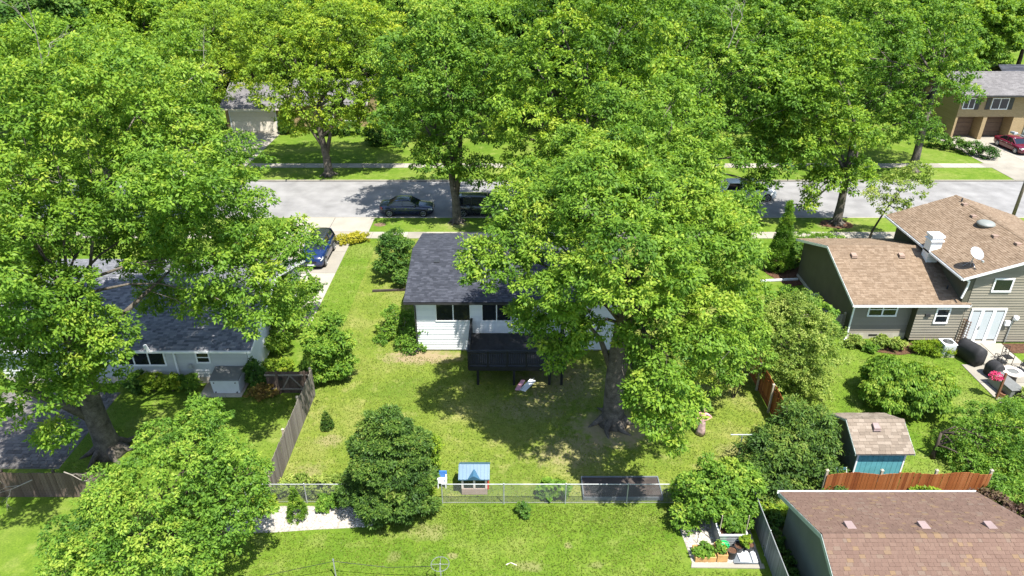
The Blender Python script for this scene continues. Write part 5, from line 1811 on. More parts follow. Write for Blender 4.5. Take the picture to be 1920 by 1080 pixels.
# ------------------------------------------------------------------ the person on the lawn
def person(base):
    t = thing('person', 'person in a pink top and long patterned skirt standing on the lawn, hand on hip', 'person', (base[0], base[1], 0), -.25)
    J = {'pelvis': (0, 0, .95, .13, .10), 'waist': (0, .01, 1.10, .115, .09), 'chest': (0, .015, 1.28, .145, .10), 'shoulders': (0, .02, 1.40, .12, .075),
         'neck': (0, .01, 1.47, .052, .052), 'jaw': (0, -.01, 1.54, .066, .075), 'head': (0, -.005, 1.63, .078, .09), 'crown': (0, .0, 1.70, .06, .07),
         'hip_l': (-.09, 0, .88, .085, .085), 'knee_l': (-.10, -.02, .48, .058, .058), 'ankle_l': (-.11, .02, .09, .040, .040), 'toe_l': (-.12, -.13, .035, .035, .028),
         'hip_r': (.09, 0, .88, .085, .085), 'knee_r': (.10, -.03, .48, .058, .058), 'ankle_r': (.11, .01, .09, .040, .040), 'toe_r': (.13, -.14, .035, .035, .028),
         'sh_l': (-.18, .02, 1.37, .055, .055), 'el_l': (-.27, .0, 1.10, .042, .042), 'wr_l': (-.25, -.10, .88, .030, .030), 'palm_l': (-.25, -.13, .81, .033, .020),
         'sh_r': (.18, .02, 1.37, .055, .055), 'el_r': (.44, .05, 1.20, .042, .042), 'wr_r': (.23, -.05, 1.06, .030, .030), 'palm_r': (.16, -.09, 1.05, .033, .022)}
    E = [('pelvis', 'waist'), ('waist', 'chest'), ('chest', 'shoulders'), ('shoulders', 'neck'), ('neck', 'jaw'), ('jaw', 'head'), ('head', 'crown'),
         ('pelvis', 'hip_l'), ('hip_l', 'knee_l'), ('knee_l', 'ankle_l'), ('ankle_l', 'toe_l'), ('pelvis', 'hip_r'), ('hip_r', 'knee_r'), ('knee_r', 'ankle_r'), ('ankle_r', 'toe_r'),
         ('shoulders', 'sh_l'), ('sh_l', 'el_l'), ('el_l', 'wr_l'), ('wr_l', 'palm_l'), ('shoulders', 'sh_r'), ('sh_r', 'el_r'), ('el_r', 'wr_r'), ('wr_r', 'palm_r')]
    for s, (px_, py_, pz_), d in (('l', J['palm_l'][:3], Vector((0, -.2, -1))), ('r', J['palm_r'][:3], Vector((-1, -.25, -.25)))):
        side = Vector((0, 1, 0)) if s == 'l' else Vector((0, 0, 1))
        for k, ln in enumerate((.062, .075, .070, .055)):
            off = side * (.027 - k * .018)
            a = Vector((px_, py_, pz_)) + off + d.normalized() * .02
            b_ = a + d.normalized() * ln * .55
            c_ = b_ + (d.normalized() + Vector((0, -.5, -.1))).normalized() * ln * .45
            J['f%s%da' % (s, k)] = (*a, .010, .010); J['f%s%db' % (s, k)] = (*b_, .009, .009); J['f%s%dc' % (s, k)] = (*c_, .008, .008)
            E += [('palm_' + s, 'f%s%da' % (s, k)), ('f%s%da' % (s, k), 'f%s%db' % (s, k)), ('f%s%db' % (s, k), 'f%s%dc' % (s, k))]
        a = Vector((px_, py_, pz_)) + side * .04 - d.normalized() * .01
        b_ = a + (d.normalized() * .6 + side * .7).normalized() * .045
        J['t%sa' % s] = (*a, .011, .011); J['t%sb' % s] = (*b_, .009, .009)
        E += [('palm_' + s, 't%sa' % s), ('t%sa' % s, 't%sb' % s)]
    names = list(J)
    me = bpy.data.meshes.new('body')
    me.from_pydata([J[k][:3] for k in names], [(names.index(a), names.index(b)) for a, b in E], [])
    me.materials.append(MATS['skin'])
    o = piece('body', me, t)
    sk = o.modifiers.new('skin', 'SKIN')
    for k, v in zip(names, me.skin_vertices[0].data if me.skin_vertices else []):
        v.radius = J[k][3:5]
        v.use_root = (k == 'pelvis')
    if not me.skin_vertices:
        bpy.context.view_layer.update()
        lay = me.skin_vertices
        for k, v in zip(names, lay[0].data if lay else []):
            v.radius = J[k][3:5]
            v.use_root = (k == 'pelvis')
    sk.use_smooth_shade = True
    sb = o.modifiers.new('smooth', 'SUBSURF'); sb.levels = sb.render_levels = 1
    b = MB()                                   # top
    prof = [(.150, .112, .94), (.140, .105, 1.05), (.135, .103, 1.12), (.160, .118, 1.26), (.165, .110, 1.36), (.105, .085, 1.425), (.065, .065, 1.45)]
    rings = [[(a * math.cos(q * PI / 9), .012 + c * math.sin(q * PI / 9), z) for q in range(18)] for a, c, z in prof]
    loft(b, rings)
    b.tube([(.15, .02, 1.37), (.24, .03, 1.32), (.33, .04, 1.26)], [.072, .062, .058], 9)
    b.tube([(-.15, .02, 1.37), (-.21, .015, 1.27), (-.25, .005, 1.17)], [.072, .062, .058], 9)
    b.build('top', 'pink_cloth', t, local=True, smooth=True)
    b = MB()                                   # long skirt with folds
    rings = []
    for z, rr_ in ((.06, .25), (.3, .215), (.6, .185), (.85, .165), (.97, .145), (1.0, .14)):
        rings.append([((rr_ * (1 + .08 * math.sin(q * PI / 3) * (1 - z))) * math.cos(q * PI / 12), .8 * (rr_ * (1 + .08 * math.sin(q * PI / 3) * (1 - z))) * math.sin(q * PI / 12), z) for q in range(24)])
    loft(b, rings)
    b.build('skirt', 'skirt_cloth', t, local=True, smooth=True)
    b = MB()                                   # hair: cap and falling length
    b.lathe((0, .018, 1.555), [(.055, -.20), (.088, -.10), (.094, 0), (.092, .08), (.078, .14), (.045, .175), (.01, .185)], 14, 1.0, 1.02)
    b.v = [(x, max(y, -.045) if z < 1.665 else y, z) for x, y, z in b.v]
    b.build('hair', 'hair', t, local=True, smooth=True)
    b = MB()
    for s in (-.03, .03):
        b.lathe((s, -.088, 1.618), [(.004, 0), (.010, .006), (.004, .014)], 8)
    b.build('eyes', 'black_metal', t, local=True)
    MB().hexa([(-.013, -.085, 1.575), (.013, -.085, 1.575), (.010, -.06, 1.575), (-.010, -.06, 1.575), (-.006, -.110, 1.582), (.006, -.110, 1.582), (.005, -.07, 1.63), (-.005, -.07, 1.63)]).build('nose', 'skin', t, local=True)
    MB().box(-.022, .022, -.092, -.078, 1.545, 1.553).build('mouth', 'pink_cloth', t, local=True)
    return t


p = G(1313, 815)
person((p.x, p.y))
# ------------------------------------------------------------------ trees and shrubs
def at(px, py, Y):
    """The point seen at a survey pixel at distance Y, and the metres per pixel there."""
    a, b = (px - 960) / FPX, (py - 540) / FPX
    h = Y * (_sp + b * _cp) / (_cp - b * _sp)
    zc = Y * _cp + h * _sp
    return a * zc, Y, CAM_H - h, zc / FPX


def lobes_from(base, spec, flat=.82):
    out = []
    for s in spec:
        x, y, z, k = at(*s[:3])
        r_ = s[3] * k
        out.append((x - base[0], y - base[1], max(z, r_ * flat * .55), r_, r_ * (s[5] if len(s) > 5 else 1.0), r_ * (s[4] if len(s) > 4 else flat)))
    return out


BIG = dict(leaves=26, rc=(.27, .54), flat=.7, leaf=(.13, .235), ratio=.46, tip=.55, patchy=.14, sub=(13, .40), shell=(.7, 1.05), under=.35)
STREET = dict(BIG, leaves=18, rc=(.36, .66), leaf=(.20, .35), ratio=.46)

# big silver maple, left
b0 = (-20.3, 27.5)
spec = [(250, 215, 31, 130), (110, 300, 30, 135), (335, 285, 31, 110), (230, 360, 30, 105), (410, 390, 29, 100), (525, 490, 28, 66), (420, 510, 27.5, 80),
        (480, 585, 27, 56), (395, 575, 28, 44), (330, 430, 29, 80), (470, 470, 33, 70), (30, 500, 28, 62), (95, 470, 31, 46), (90, 600, 27, 62), (105, 690, 25, 50), (190, 640, 27.5, 42), (15, 660, 26, 74), (125, 735, 24.5, 30), (60, 380, 33, 90), (170, 420, 34, 70), (310, 400, 34, 80), (420, 320, 33, 60), (-60, 560, 21.5, 100), (-120, 420, 23, 120), (-50, 740, 20.8, 60), (330, 350, 26, 80), (50, 440, 27, 100), (40, 590, 25, 95), (150, 640, 26, 72), (190, 700, 27, 42), (55, 730, 24, 78), (100, 820, 23.5, 34),
        (180, 150, 32, 90), (20, 200, 30, 100), (555, 580, 28.5, 34), (300, 490, 34, 54), (90, 400, 29, 90), (270, 440, 33, 70), (20, 330, 28, 100), (120, 560, 26, 60), (390, 430, 30, 80), (545, 440, 29, 40), (300, 560, 34, 36)]
tree('maple_tree', 'huge silver maple with thick grey trunk in the left yard', 'tree', b0,
     [(0, 0, 0, .62), (-.1, 0, 1.2, .52), (-.25, .1, 2.6, .50), (-.2, .2, 4.2, .40), (.0, .4, 6.0, .32), (.2, .8, 8.5, .24)],
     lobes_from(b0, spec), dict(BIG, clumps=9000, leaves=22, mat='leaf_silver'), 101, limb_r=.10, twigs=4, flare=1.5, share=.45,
     extra=[([(-.2, .1, 2.0), (-1.2, -.3, 3.2), (-2.6, -.9, 4.6), (-3.6, -1.6, 6.2)], .36), ([(-.1, .1, 3.0), (-.9, 1.2, 5.2), (-1.3, 1.6, 7.4), (-.9, 2.4, 10.0)], .34),
            ([(-.9, 1.2, 5.2), (-2.1, 1.6, 6.8), (-2.9, 2.0, 9.0)], .20), ([(0, .2, 5.0), (1.6, 1.4, 7.0), (3.6, 3.2, 8.6)], .24)])
# big maple, centre
b0 = (5.37, 29.8)
spec = [(1150, 395, 29, 118), (1010, 425, 29.5, 95), (912, 497, 28, 52), (955, 480, 28.5, 64), (1065, 530, 27, 80), (1030, 612, 27.5, 52), (985, 592, 28, 32), (1060, 655, 27, 32), (1078, 615, 27, 40), (1045, 672, 26.6, 24), (1195, 500, 25.5, 108), (1305, 440, 29, 100), (1365, 470, 31, 52),
        (1340, 570, 28.5, 72), (1285, 610, 26.5, 92), (1245, 720, 24, 70), (1240, 795, 22.8, 40), (1340, 685, 31, 50), (1125, 520, 25, 60), (1230, 390, 31, 92), (1150, 320, 32, 80), (1275, 330, 33, 74), (1060, 355, 31.5, 66),
        (1200, 752, 23.8, 30), (1090, 275, 34, 44), (1205, 235, 35, 48), (1310, 265, 35, 46), (1000, 330, 33, 42), (1150, 195, 36, 40), (1255, 180, 37, 36), (1378, 392, 33, 40), (990, 395, 31, 36), (1270, 840, 22.6, 18), (1296, 645, 26.5, 52), (1205, 640, 26, 46), (1380, 610, 31, 44)]
tree('maple_tree', 'tall maple with ridged trunk in the middle of the back lawn', 'tree', b0,
     [(0, 0, 0, .62), (-.02, 0, 1.1, .54), (-.05, .0, 2.6, .50), (-.05, .1, 4.2, .42), (.05, .2, 6.0, .30), (.1, .1, 8.5, .22)],
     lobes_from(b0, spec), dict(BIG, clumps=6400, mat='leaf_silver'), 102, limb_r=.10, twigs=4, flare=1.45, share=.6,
     extra=[([(.1, .1, 2.4), (.45, .2, 4.0), (.55, .2, 5.8), (1.0, .4, 8.5)], .30), ([(-.2, 0, 3.2), (-.9, .3, 5.0), (-2.2, .8, 6.5)], .20)])
# street trees
b0 = (6.4, 51.5)
spec = [(1080, 110, 52, 105), (1005, 215, 51, 85), (1160, 50, 54, 110), (1200, 190, 51, 105), (985, 330, 50, 58), (1070, 310, 50, 80), (1120, 220, 50, 85), (1040, 20, 55, 80), (960, 250, 51, 42), (1110, 380, 47, 62), (1190, 320, 48, 72), (1030, 390, 47, 48), (1000, 120, 52, 66)]
tree('maple_tree', 'tall maple rising behind the white house roof', 'tree', b0, [(0, 0, 0, .42), (0, 0, 2, .36), (0, .1, 5, .30), (.1, .2, 9, .22)],
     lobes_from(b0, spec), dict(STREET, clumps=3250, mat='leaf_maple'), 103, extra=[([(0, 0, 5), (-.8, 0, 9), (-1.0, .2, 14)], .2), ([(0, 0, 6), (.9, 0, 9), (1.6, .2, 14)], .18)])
b0 = (13.4, 56.7)
spec = [(1330, 120, 58, 105), (1425, 195, 58, 90), (1290, 225, 56, 85), (1450, 290, 57, 62), (1345, 285, 56, 70), (1400, 55, 60, 95), (1300, 45, 60, 90), (1240, 300, 55, 52), (1480, 130, 59, 60), (1425, 345, 56, 30), (1290, 350, 54, 46), (1250, 160, 57, 70), (1380, 130, 57, 80)]
tree('street_tree', 'twin stemmed street tree in front of the red car', 'tree', b0, [(0, 0, 0, .40), (-.05, 0, 1.5, .34), (-.2, 0, 4, .26), (-.4, .2, 8.5, .20)],
     lobes_from(b0, spec), dict(STREET, clumps=3120, mat='leaf_mid', tip=.65), 104, extra=[([(.1, 0, .8), (.55, .1, 3), (.9, .2, 7), (1.4, .3, 11)], .30)], group='street trees')
b0 = (-4.8, 57.2)
spec = [(840, 140, 58, 95), (785, 225, 57, 64), (890, 235, 57, 66), (835, 300, 56.5, 48), (915, 115, 59, 66), (770, 120, 59, 66), (880, 320, 56, 34), (830, 60, 60, 70), (800, 290, 57, 36), (750, 180, 59, 42)]
tree('street_tree', 'street tree with pale trunk between the navy sedan and the minivan', 'tree', b0, [(0, 0, 0, .42), (-.05, 0, 2, .34), (-.3, 0, 4, .28), (-.2, .1, 7, .22)],
     lobes_from(b0, spec), dict(STREET, clumps=2340, mat='leaf_mid', tip=.65), 105, extra=[([(0, 0, 2.6), (.4, 0, 4.5), (.6, .1, 8), (.9, .2, 11)], .24)], group='street trees')
b0 = (-18.9, 69.7)
spec = [(590, 110, 71, 95), (520, 165, 70, 62), (670, 135, 71, 72), (600, 205, 69.5, 66), (690, 215, 70, 42), (560, 230, 69, 36), (490, 80, 72, 62), (640, 60, 72, 70), (540, 60, 72, 60), (640, 190, 69.5, 60), (555, 175, 69, 50), (725, 185, 71, 50), (720, 110, 72, 55), (700, 60, 73, 50)]
tree('street_tree', 'yellow green street tree beyond the road on the left', 'tree', b0, [(0, 0, 0, .46), (-.05, 0, 1.8, .40), (-.3, 0, 4, .30), (-.3, .1, 7, .22)],
     lobes_from(b0, spec), dict(STREET, clumps=3300, mat='leaf_yellow'), 106, extra=[([(0, 0, 2.2), (.7, 0, 4.5), (1.3, .1, 8)], .26), ([(0, 0, 2.5), (-1.2, 0, 4.6), (-2.4, .1, 7)], .20)], group='street trees')
b0 = (28.3, 56.8)
spec = [(1500, 180, 58, 75), (1570, 255, 57, 58), (1490, 285, 57, 58), (1545, 100, 59, 66), (1600, 330, 56.5, 38), (1540, 340, 56, 34), (1450, 230, 58, 48), (1520, 380, 55.5, 18)]
tree('street_tree', 'street tree standing in a mulch ring left of the tan house', 'tree', b0, [(0, 0, 0, .40), (0, 0, 2, .33), (-.1, 0, 4.5, .26), (-.2, .1, 8, .2)],
     lobes_from(b0, spec), dict(STREET, clumps=2210, mat='leaf_maple', tip=.7), 107, group='street trees')
b0 = (41.8, 70.6)
spec = [(1650, 95, 72, 98), (1735, 165, 71, 72), (1600, 190, 71, 66), (1700, 235, 70, 52), (1765, 95, 73, 66), (1640, 25, 74, 80), (1640, 250, 70, 40), (1580, 110, 72, 60), (1740, 40, 74, 60), (1785, 150, 72, 44), (1775, 60, 73, 50)]
tree('street_tree', 'broad street tree beyond the road in front of the brick house', 'tree', b0, [(0, 0, 0, .46), (0, 0, 2, .38), (-.1, 0, 5, .3), (0, .1, 9, .22)],
     lobes_from(b0, spec), dict(STREET, clumps=2860, mat='leaf_mid', tip=.65), 108, group='street trees')
b0 = (-33.5, 55.8)
spec = [(200, 130, 57, 100), (110, 190, 56, 90), (300, 190, 56, 80), (210, 240, 55, 90), (60, 110, 58, 90), (330, 110, 58, 66), (290, 280, 55, 60)]
tree('street_tree', 'maple with yellowish crown behind the huge silver maple', 'tree', b0, [(0, 0, 0, .42), (0, 0, 2, .36), (0, .1, 5, .3), (0, .1, 9, .22)],
     lobes_from(b0, spec), dict(STREET, clumps=2600, mat='leaf_maple'), 109, group='street trees')
b0 = (-23.0, 76.5)
spec = [(420, 130, 78, 66), (370, 190, 77, 54), (455, 90, 79, 60), (400, 60, 80, 70), (340, 130, 79, 60)]
tree('maple_tree', 'yellowish maple left of the cream garage door across the street', 'tree', (-36.8, 76.5), [(0, 0, 0, .36), (0, 0, 2, .32), (.6, .1, 5, .26), (1.0, .1, 9, .2)],
     lobes_from((-36.8, 76.5), spec), dict(STREET, clumps=1690, mat='leaf_yellow'), 110)
b0 = (29.4, 53.0)
spec = [(1700, 350, 53, 42), (1655, 370, 53, 32), (1725, 325, 53, 26), (1680, 395, 52.5, 28)]
tree('young_tree', 'young pale green tree beside the tan house front', 'tree', b0, [(0, 0, 0, .10), (.1, 0, 1, .085), (.5, 0, 2.2, .07), (.9, 0, 3.2, .05)],
     lobes_from(b0, spec), dict(clumps=150, leaves=34, mat='leaf_pale', rc=(.3, .6), leaf=(.14, .22)), 111, limb_r=.05, bark='bark_dark')

# dead bare branches sticking out of the crowns
for i, (px, py, Y, d, L, par) in enumerate(((78, 150, 42, (.2, 0, 1), 2.6, 0), (345, 160, 52, (.8, 0, .7), 2.4, 0), (305, 312, 28.5, (.9, -.2, .25), .9, 1), (60, 900, 23.2, (-.7, -.3, -.2), .9, 1), (120, 885, 23.2, (.8, -.2, -.3), .8, 1),
                                     (1125, 415, 26.5, (-.4, -.2, .5), .7, 2), (1385, 655, 25.0, (-.8, -.2, .3), .8, 2), (1365, 90, 52, (.3, 0, .9), 2.2, 3))):
    x, y, z, k = at(px, py, Y)
    b = MB(); twig_spray(b, random.Random(40 + i), (x, y, z), d, L, .022 + .008 * L, 3)
    owner = [o for o in bpy.data.objects if o.parent is None and o.get('category') == 'tree']
    owner = min(owner, key=lambda o: (Vector((o.location.x, o.location.y, 0)) - Vector((x, y, 0))).length)
    b.build('dead_branch', 'dead_wood', owner)

# ------------------------------------------------------------------ small trees and shrubs of the gardens
FINE = dict(leaves=16, rc=(.14, .28), flat=.75, leaf=(.10, .17), ratio=.5, sub=(9, .42), shell=(.7, 1.05))
b0 = (-13.9, 20.6)
spec = [(330, 890, 20.8, 76), (245, 950, 19.8, 62), (430, 930, 20.8, 66), (160, 1010, 18.8, 56), (320, 1010, 19, 66), (430, 1000, 19.8, 40), (410, 850, 21.5, 50), (300, 850, 21.5, 46), (230, 1060, 18, 58), (385, 795, 22.3, 26), (470, 880, 21, 38), (130, 1070, 18, 40), (340, 1075, 18, 48), (215, 900, 21, 34), (180, 950, 20, 36), (485, 950, 20.5, 24)]
tree('small_tree', 'spreading yellow green small leaved tree at the lower left', 'tree', b0, [(0, 0, 0, .16), (.1, 0, .8, .13), (.0, 0, 1.8, .11)],
     lobes_from(b0, spec), dict(FINE, clumps=2500, mat='leaf_mid', leaf=(.10, .17), rc=(.16, .34), tip=.6, sub=(9, .50), patchy=.18), 120, limb_r=.07, bark='bark_dark')
b0 = (-13.0, 24.6)
spec = [(385, 775, 24.6, 34), (350, 800, 24.4, 24), (410, 795, 24.4, 26), (370, 840, 24.2, 40)]
shrub('leafy_sapling', 'darker green sapling poking up behind the yellow green tree', b0, lobes_from(b0, spec), dict(FINE, clumps=345, mat='leaf_mid', leaf=(.12, .2)), 121, cat='sapling')
# the big yew
b0 = (-5.45, 23.7)
L = [(0, 0, 1.4, 1.8, 1.8, 1.4), (0, .1, 2.9, 1.6, 1.6, 1.4), (-.1, .2, 4.3, 1.05, 1.1, 1.1), (-.85, -.5, 1.3, 1.05, 1.2, 1.1), (.9, -.5, 1.2, 1.0, 1.1, 1.1), (-.75, .0, 2.9, .9, 1.0, 1.0), (.75, -.1, 2.8, .9, 1.0, 1.0),
     (.1, -1.0, 1.7, 1.2, 1.0, 1.2), (-.2, -.8, 3.0, 1.0, .9, 1.0), (.5, -.2, 4.0, .8, .8, .8)]
shrub('yew_bush', 'big round dark green yew in the middle of the wire fence', b0, L,
      dict(clumps=3600, leaves=20, mat='leaf_yew', rc=(.14, .30), flat=.45, leaf=(.10, .20), ratio=.34, shell=(.78, 1.05), tip=.75, up=.6, rnd=.6, under=.3, sub=(11, .36), droop=.1), 122, cat='yew', stems=8, stem_r=.06)
p = G(835, 820)
shrub('vine', 'light green vine climbing out of the right side of the yew', (-3.75, 24.3), [(.2, -.1, 2.4, .35, .3, 1.0), (.3, 0, 3.3, .4, .35, .5), (0, -.6, .9, .3, .25, .6)], dict(FINE, clumps=161, mat='leaf_lime', rc=(0.10, 0.20)), 123, cat='vine')
# small conifers
def conifer(name, label, base, h, r0, mat, seed, n, cat='conifer', group=None, leaf=(.06, .11)):
    L = []
    k = 6
    for i in range(k):
        u = i / (k - 1)
        rr_ = r0 * (1 - u * .82) * (1.0 if i else .9)
        L.append((0, 0, h * (.12 + .78 * u), rr_, rr_, h * .14))
    return shrub(name, label, base, L, dict(clumps=n, leaves=30, mat=mat, rc=(r0 * .14, r0 * .32), flat=.9, leaf=leaf, ratio=.4, shell=(.8, 1.02), keep=.7, tip=.5, droop=-.4, up=.2), seed, cat=cat, stems=2, stem_r=.03)


p = G(557, 980); conifer('dwarf_conifer', 'small bright cone shaped conifer in the white stones', (p.x, p.y + .25), 1.75, .48, 'leaf_mid', 124, 170)
p = G(613, 808); conifer('dwarf_conifer', 'tiny blue green conifer alone on the left lawn', (p.x, p.y + .2), 1.15, .36, 'leaf_yew', 125, 120)
p = G(1462, 512); conifer('columnar_conifer', 'tall narrow green conifer at the corner of the tan house', (p.x, p.y + .5), 5.3, 1.05, 'leaf_mid', 126, 620, leaf=(.10, .17))
p = G(538, 268); conifer('clipped_conifer', 'dark columnar conifer beside the cream garage door', (-27.6, 85.2), 3.6, 1.1, 'leaf_deep', 127, 260, leaf=(.15, .25))
p = G(615, 960); shrub('low_shrub', 'low round shrub between the cone conifer and the yew', (p.x, p.y + .3), [(0, 0, .35, .45, .4, .35)], dict(FINE, clumps=138, mat='leaf_mid', rc=(0.08, 0.15)), 128)
p = G(495, 965); shrub('low_shrub', 'low light green shrub at the left end of the white stones', (p.x, p.y + .3), [(0, 0, .35, .55, .45, .35)], dict(FINE, clumps=138, mat='leaf_lime', rc=(0.08, 0.15)), 129)
p = G(590, 925); shrub('ground_plants', 'pale leafy plants behind the wire fence left of the yew', (-8.9, 24.6), [(-1.2, 0, .3, 1.0, .5, .3), (.2, .1, .35, 1.0, .5, .35), (1.3, 0, .35, .7, .5, .4)], dict(FINE, clumps=345, mat='leaf_pale', rc=(0.08, 0.17), leaf=(.10, .18)), 130, cat='plants')
p = G(1040, 930); shrub('rhubarb_plant', 'broad leaved plant behind the wire fence by the raised bed', (1.95, 24.5), [(0, 0, .35, .7, .55, .35)], dict(clumps=45, leaves=8, mat='leaf_mid', rc=(.15, .25), leaf=(.22, .34), ratio=.8), 131, cat='plant')
p = G(980, 968); shrub('lawn_seedling', 'small dark weed clump on the front lawn', (p.x, p.y + .1), [(0, 0, .3, .25, .25, .3)], dict(FINE, clumps=50, mat='leaf_deep', rc=(0.06, 0.11)), 132, cat='plant')
# shrubs by the house side
b0 = (-9.95, 34.0)
spec = [(612, 650, 34, 38), (588, 640, 34, 24), (638, 640, 34, 22), (615, 688, 33.6, 34), (595, 688, 33.6, 26), (642, 688, 33.6, 20), (620, 602, 34.4, 20)]
tree('small_tree', 'round bright green bushy tree behind the gate', 'tree', b0, [(0, 0, 0, .09), (0, 0, .5, .07), (.05, 0, 1.0, .06)], lobes_from(b0, spec),
     dict(FINE, clumps=1104, mat='leaf_mid', leaf=(.13, .21), rc=(0.17, 0.35), tip=.7), 133, limb_r=.04, bark='bark_dark')
b0 = (-6.9, 38.2)
spec = [(735, 640, 38.5, 26), (755, 600, 39, 22), (735, 590, 39, 18), (770, 640, 37.5, 26), (780, 665, 36.6, 18), (725, 665, 38, 18), (785, 620, 37, 14), (760, 670, 37, 16)]
shrub('lilac_shrub', 'loose leggy shrub at the left corner of the white house', b0, lobes_from(b0, spec), dict(FINE, clumps=482, mat='leaf_mid', leaf=(.11, .18), rc=(0.14, 0.29)), 134, stems=14, stem_r=.03, stem_mat='dead_wood')
b0 = (-7.9, 46.5)
spec = [(742, 470, 47, 32), (735, 490, 46.5, 28), (760, 490, 46.5, 24), (740, 450, 47.5, 22), (755, 520, 45, 16)]
shrub('rounded_shrub', 'rounded dark green shrub behind the far left corner of the white house', b0, lobes_from(b0, spec, .8), dict(FINE, clumps=827, mat='leaf_deep', leaf=(.12, .2), rc=(0.17, 0.32), tip=.8), 135, stems=8)
p = G(658, 459); shrub('golden_shrub', 'low golden yellow shrub row at the sidewalk', (p.x, p.y + .5), [(-.6, -.2, .35, .65, .5, .4), (.3, 0, .4, .7, .55, .45), (.9, .25, .35, .5, .45, .35)], dict(FINE, clumps=252, mat='leaf_gold', rc=(0.10, 0.21), leaf=(.10, .17)), 136)
# left side yard beyond the gate
b0 = (-14.2, 37.0)
spec = [(530, 600, 38, 34), (515, 640, 36.5, 24), (500, 580, 38, 30), (550, 560, 40, 30), (582, 540, 41, 22), (525, 545, 40, 34)]
tree('small_tree', 'leafy small tree between the left house and the lawn', 'tree', b0, [(0, 0, 0, .10), (.1, 0, 1, .08), (.1, 0, 2, .06)], lobes_from(b0, spec),
     dict(FINE, clumps=1058, mat='leaf_silver', leaf=(.14, .22), rc=(0.21, 0.39)), 137, limb_r=.05, bark='bark_dark')
shrub('lime_shrub', 'low lime green shrub in front of the left house end wall', (-14.0, 34.2), [(0, 0, .4, .7, .6, .45), (.6, .4, .35, .5, .5, .4)], dict(FINE, clumps=206, mat='leaf_lime', rc=(0.10, 0.21)), 138)
shrub('climber', 'dark climbing plant at the right corner of the left house', (-14.65, 33.0), [(0, 0, 1.0, .55, .45, 1.1), (.1, 0, .5, .6, .5, .5)], dict(FINE, clumps=276, mat='leaf_deep', rc=(0.13, 0.22)), 139, cat='climber')
shrub('rust_shrub', 'rust coloured low shrub left of the gate', (-14.0, 32.0), [(0, 0, .35, .75, .45, .4)], dict(FINE, clumps=138, mat='leaf_rust', rc=(0.10, 0.18)), 140)
for i, (px, m_, lab) in enumerate(((355, 'leaf_mid', 'round clipped shrub nearest the storage box against the left house'), (322, 'leaf_lime', 'round yellowish shrub in the middle under the left house wall'), (287, 'leaf_lime', 'round yellowish shrub below the left house triple window'), (252, 'leaf_deep', 'dark shrub by the big maple against the left house'))):
    x, y, z, k = at(px, 720, 32.6)
    shrub('foundation_shrub', lab, (x, y), [(0, 0, .55, .52, .48, .55)], dict(FINE, clumps=172, mat=m_, rc=(0.10, 0.20)), 141 + i, group='shrubs along the left house')
# right yard
b0 = (14.9, 33.2)
spec = [(1480, 640, 33.6, 62), (1530, 660, 33, 48), (1440, 600, 34.5, 46), (1500, 590, 34.5, 44), (1540, 620, 34, 36), (1520, 715, 32, 36), (1470, 700, 32.6, 42), (1410, 610, 34.5, 28)]
tree('small_tree', 'pale variegated bushy tree between the lawn and the tan house', 'tree', (16.2, 33.2), [(0, 0, 0, .12), (0, 0, .7, .1), (0, 0, 1.4, .08)], lobes_from((16.2, 33.2), spec),
     dict(FINE, clumps=1839, mat='leaf_pale', leaf=(.10, .17), rc=(0.17, 0.35)), 150, limb_r=.05, bark='bark_dark')
spec = [(1520, 590, 36.5, 36), (1470, 575, 37, 34), (1545, 600, 36, 26), (1440, 580, 37.5, 28)]
shrub('green_shrub', 'green shrub behind the pale variegated tree beside the tan house wall', (17.0, 36.6), lobes_from((17.0, 36.6), spec), dict(FINE, clumps=552, mat='leaf_mid', leaf=(.12, .19), rc=(0.15, 0.28)), 151)
b0 = (12.4, 32.0)
spec = [(1405, 650, 32, 34), (1390, 680, 31.5, 26), (1425, 670, 32, 26)]
shrub('sumac', 'feathery leaved sumac in front of the orange fence', b0, lobes_from(b0, spec), dict(clumps=70, leaves=34, mat='leaf_mid', rc=(.3, .5), flat=.35, leaf=(.14, .24), ratio=.3), 152, stems=5, stem_r=.03, cat='sumac')
shrub('lime_shrub', 'yellow green shrub at the right edge of the maple crown', (12.6, 36.8), lobes_from((12.6, 36.8), [(1385, 580, 37, 34), (1370, 610, 36.5, 28), (1400, 560, 38, 24)]), dict(FINE, clumps=345, mat='leaf_lime', rc=(0.14, 0.28)), 153)
# weeping mulberry
p = G(1712, 775)
cx, cy = at(1710, 722, 31.0)[:2]
L = [(0, .3, 1.2, 2.1, 1.8, 1.05), (-.2, .3, 1.75, 1.6, 1.3, .7), (1.1, 0, 1.2, 1.1, 1.1, 1.0), (-1.2, -.1, 1.1, 1.1, 1.1, 1.0), (.2, -.8, 1.0, 1.2, .9, .95), (.5, .5, 1.6, 1.0, .9, .7)]
tree('weeping_tree', 'low mushroom shaped weeping tree on the right lawn', 'tree', (cx, cy), [(0, 0, 0, .11), (0, 0, .5, .09), (0, 0, 1.0, .08)], L,
     dict(clumps=1500, leaves=22, mat='leaf_mid', rc=(.18, .36), flat=.6, leaf=(.12, .22), ratio=.42, droop=1.1, shell=(.78, 1.05), under=.2, tip=.8, sub=(10, .34)), 154, limb_r=.04, bark='bark_dark')
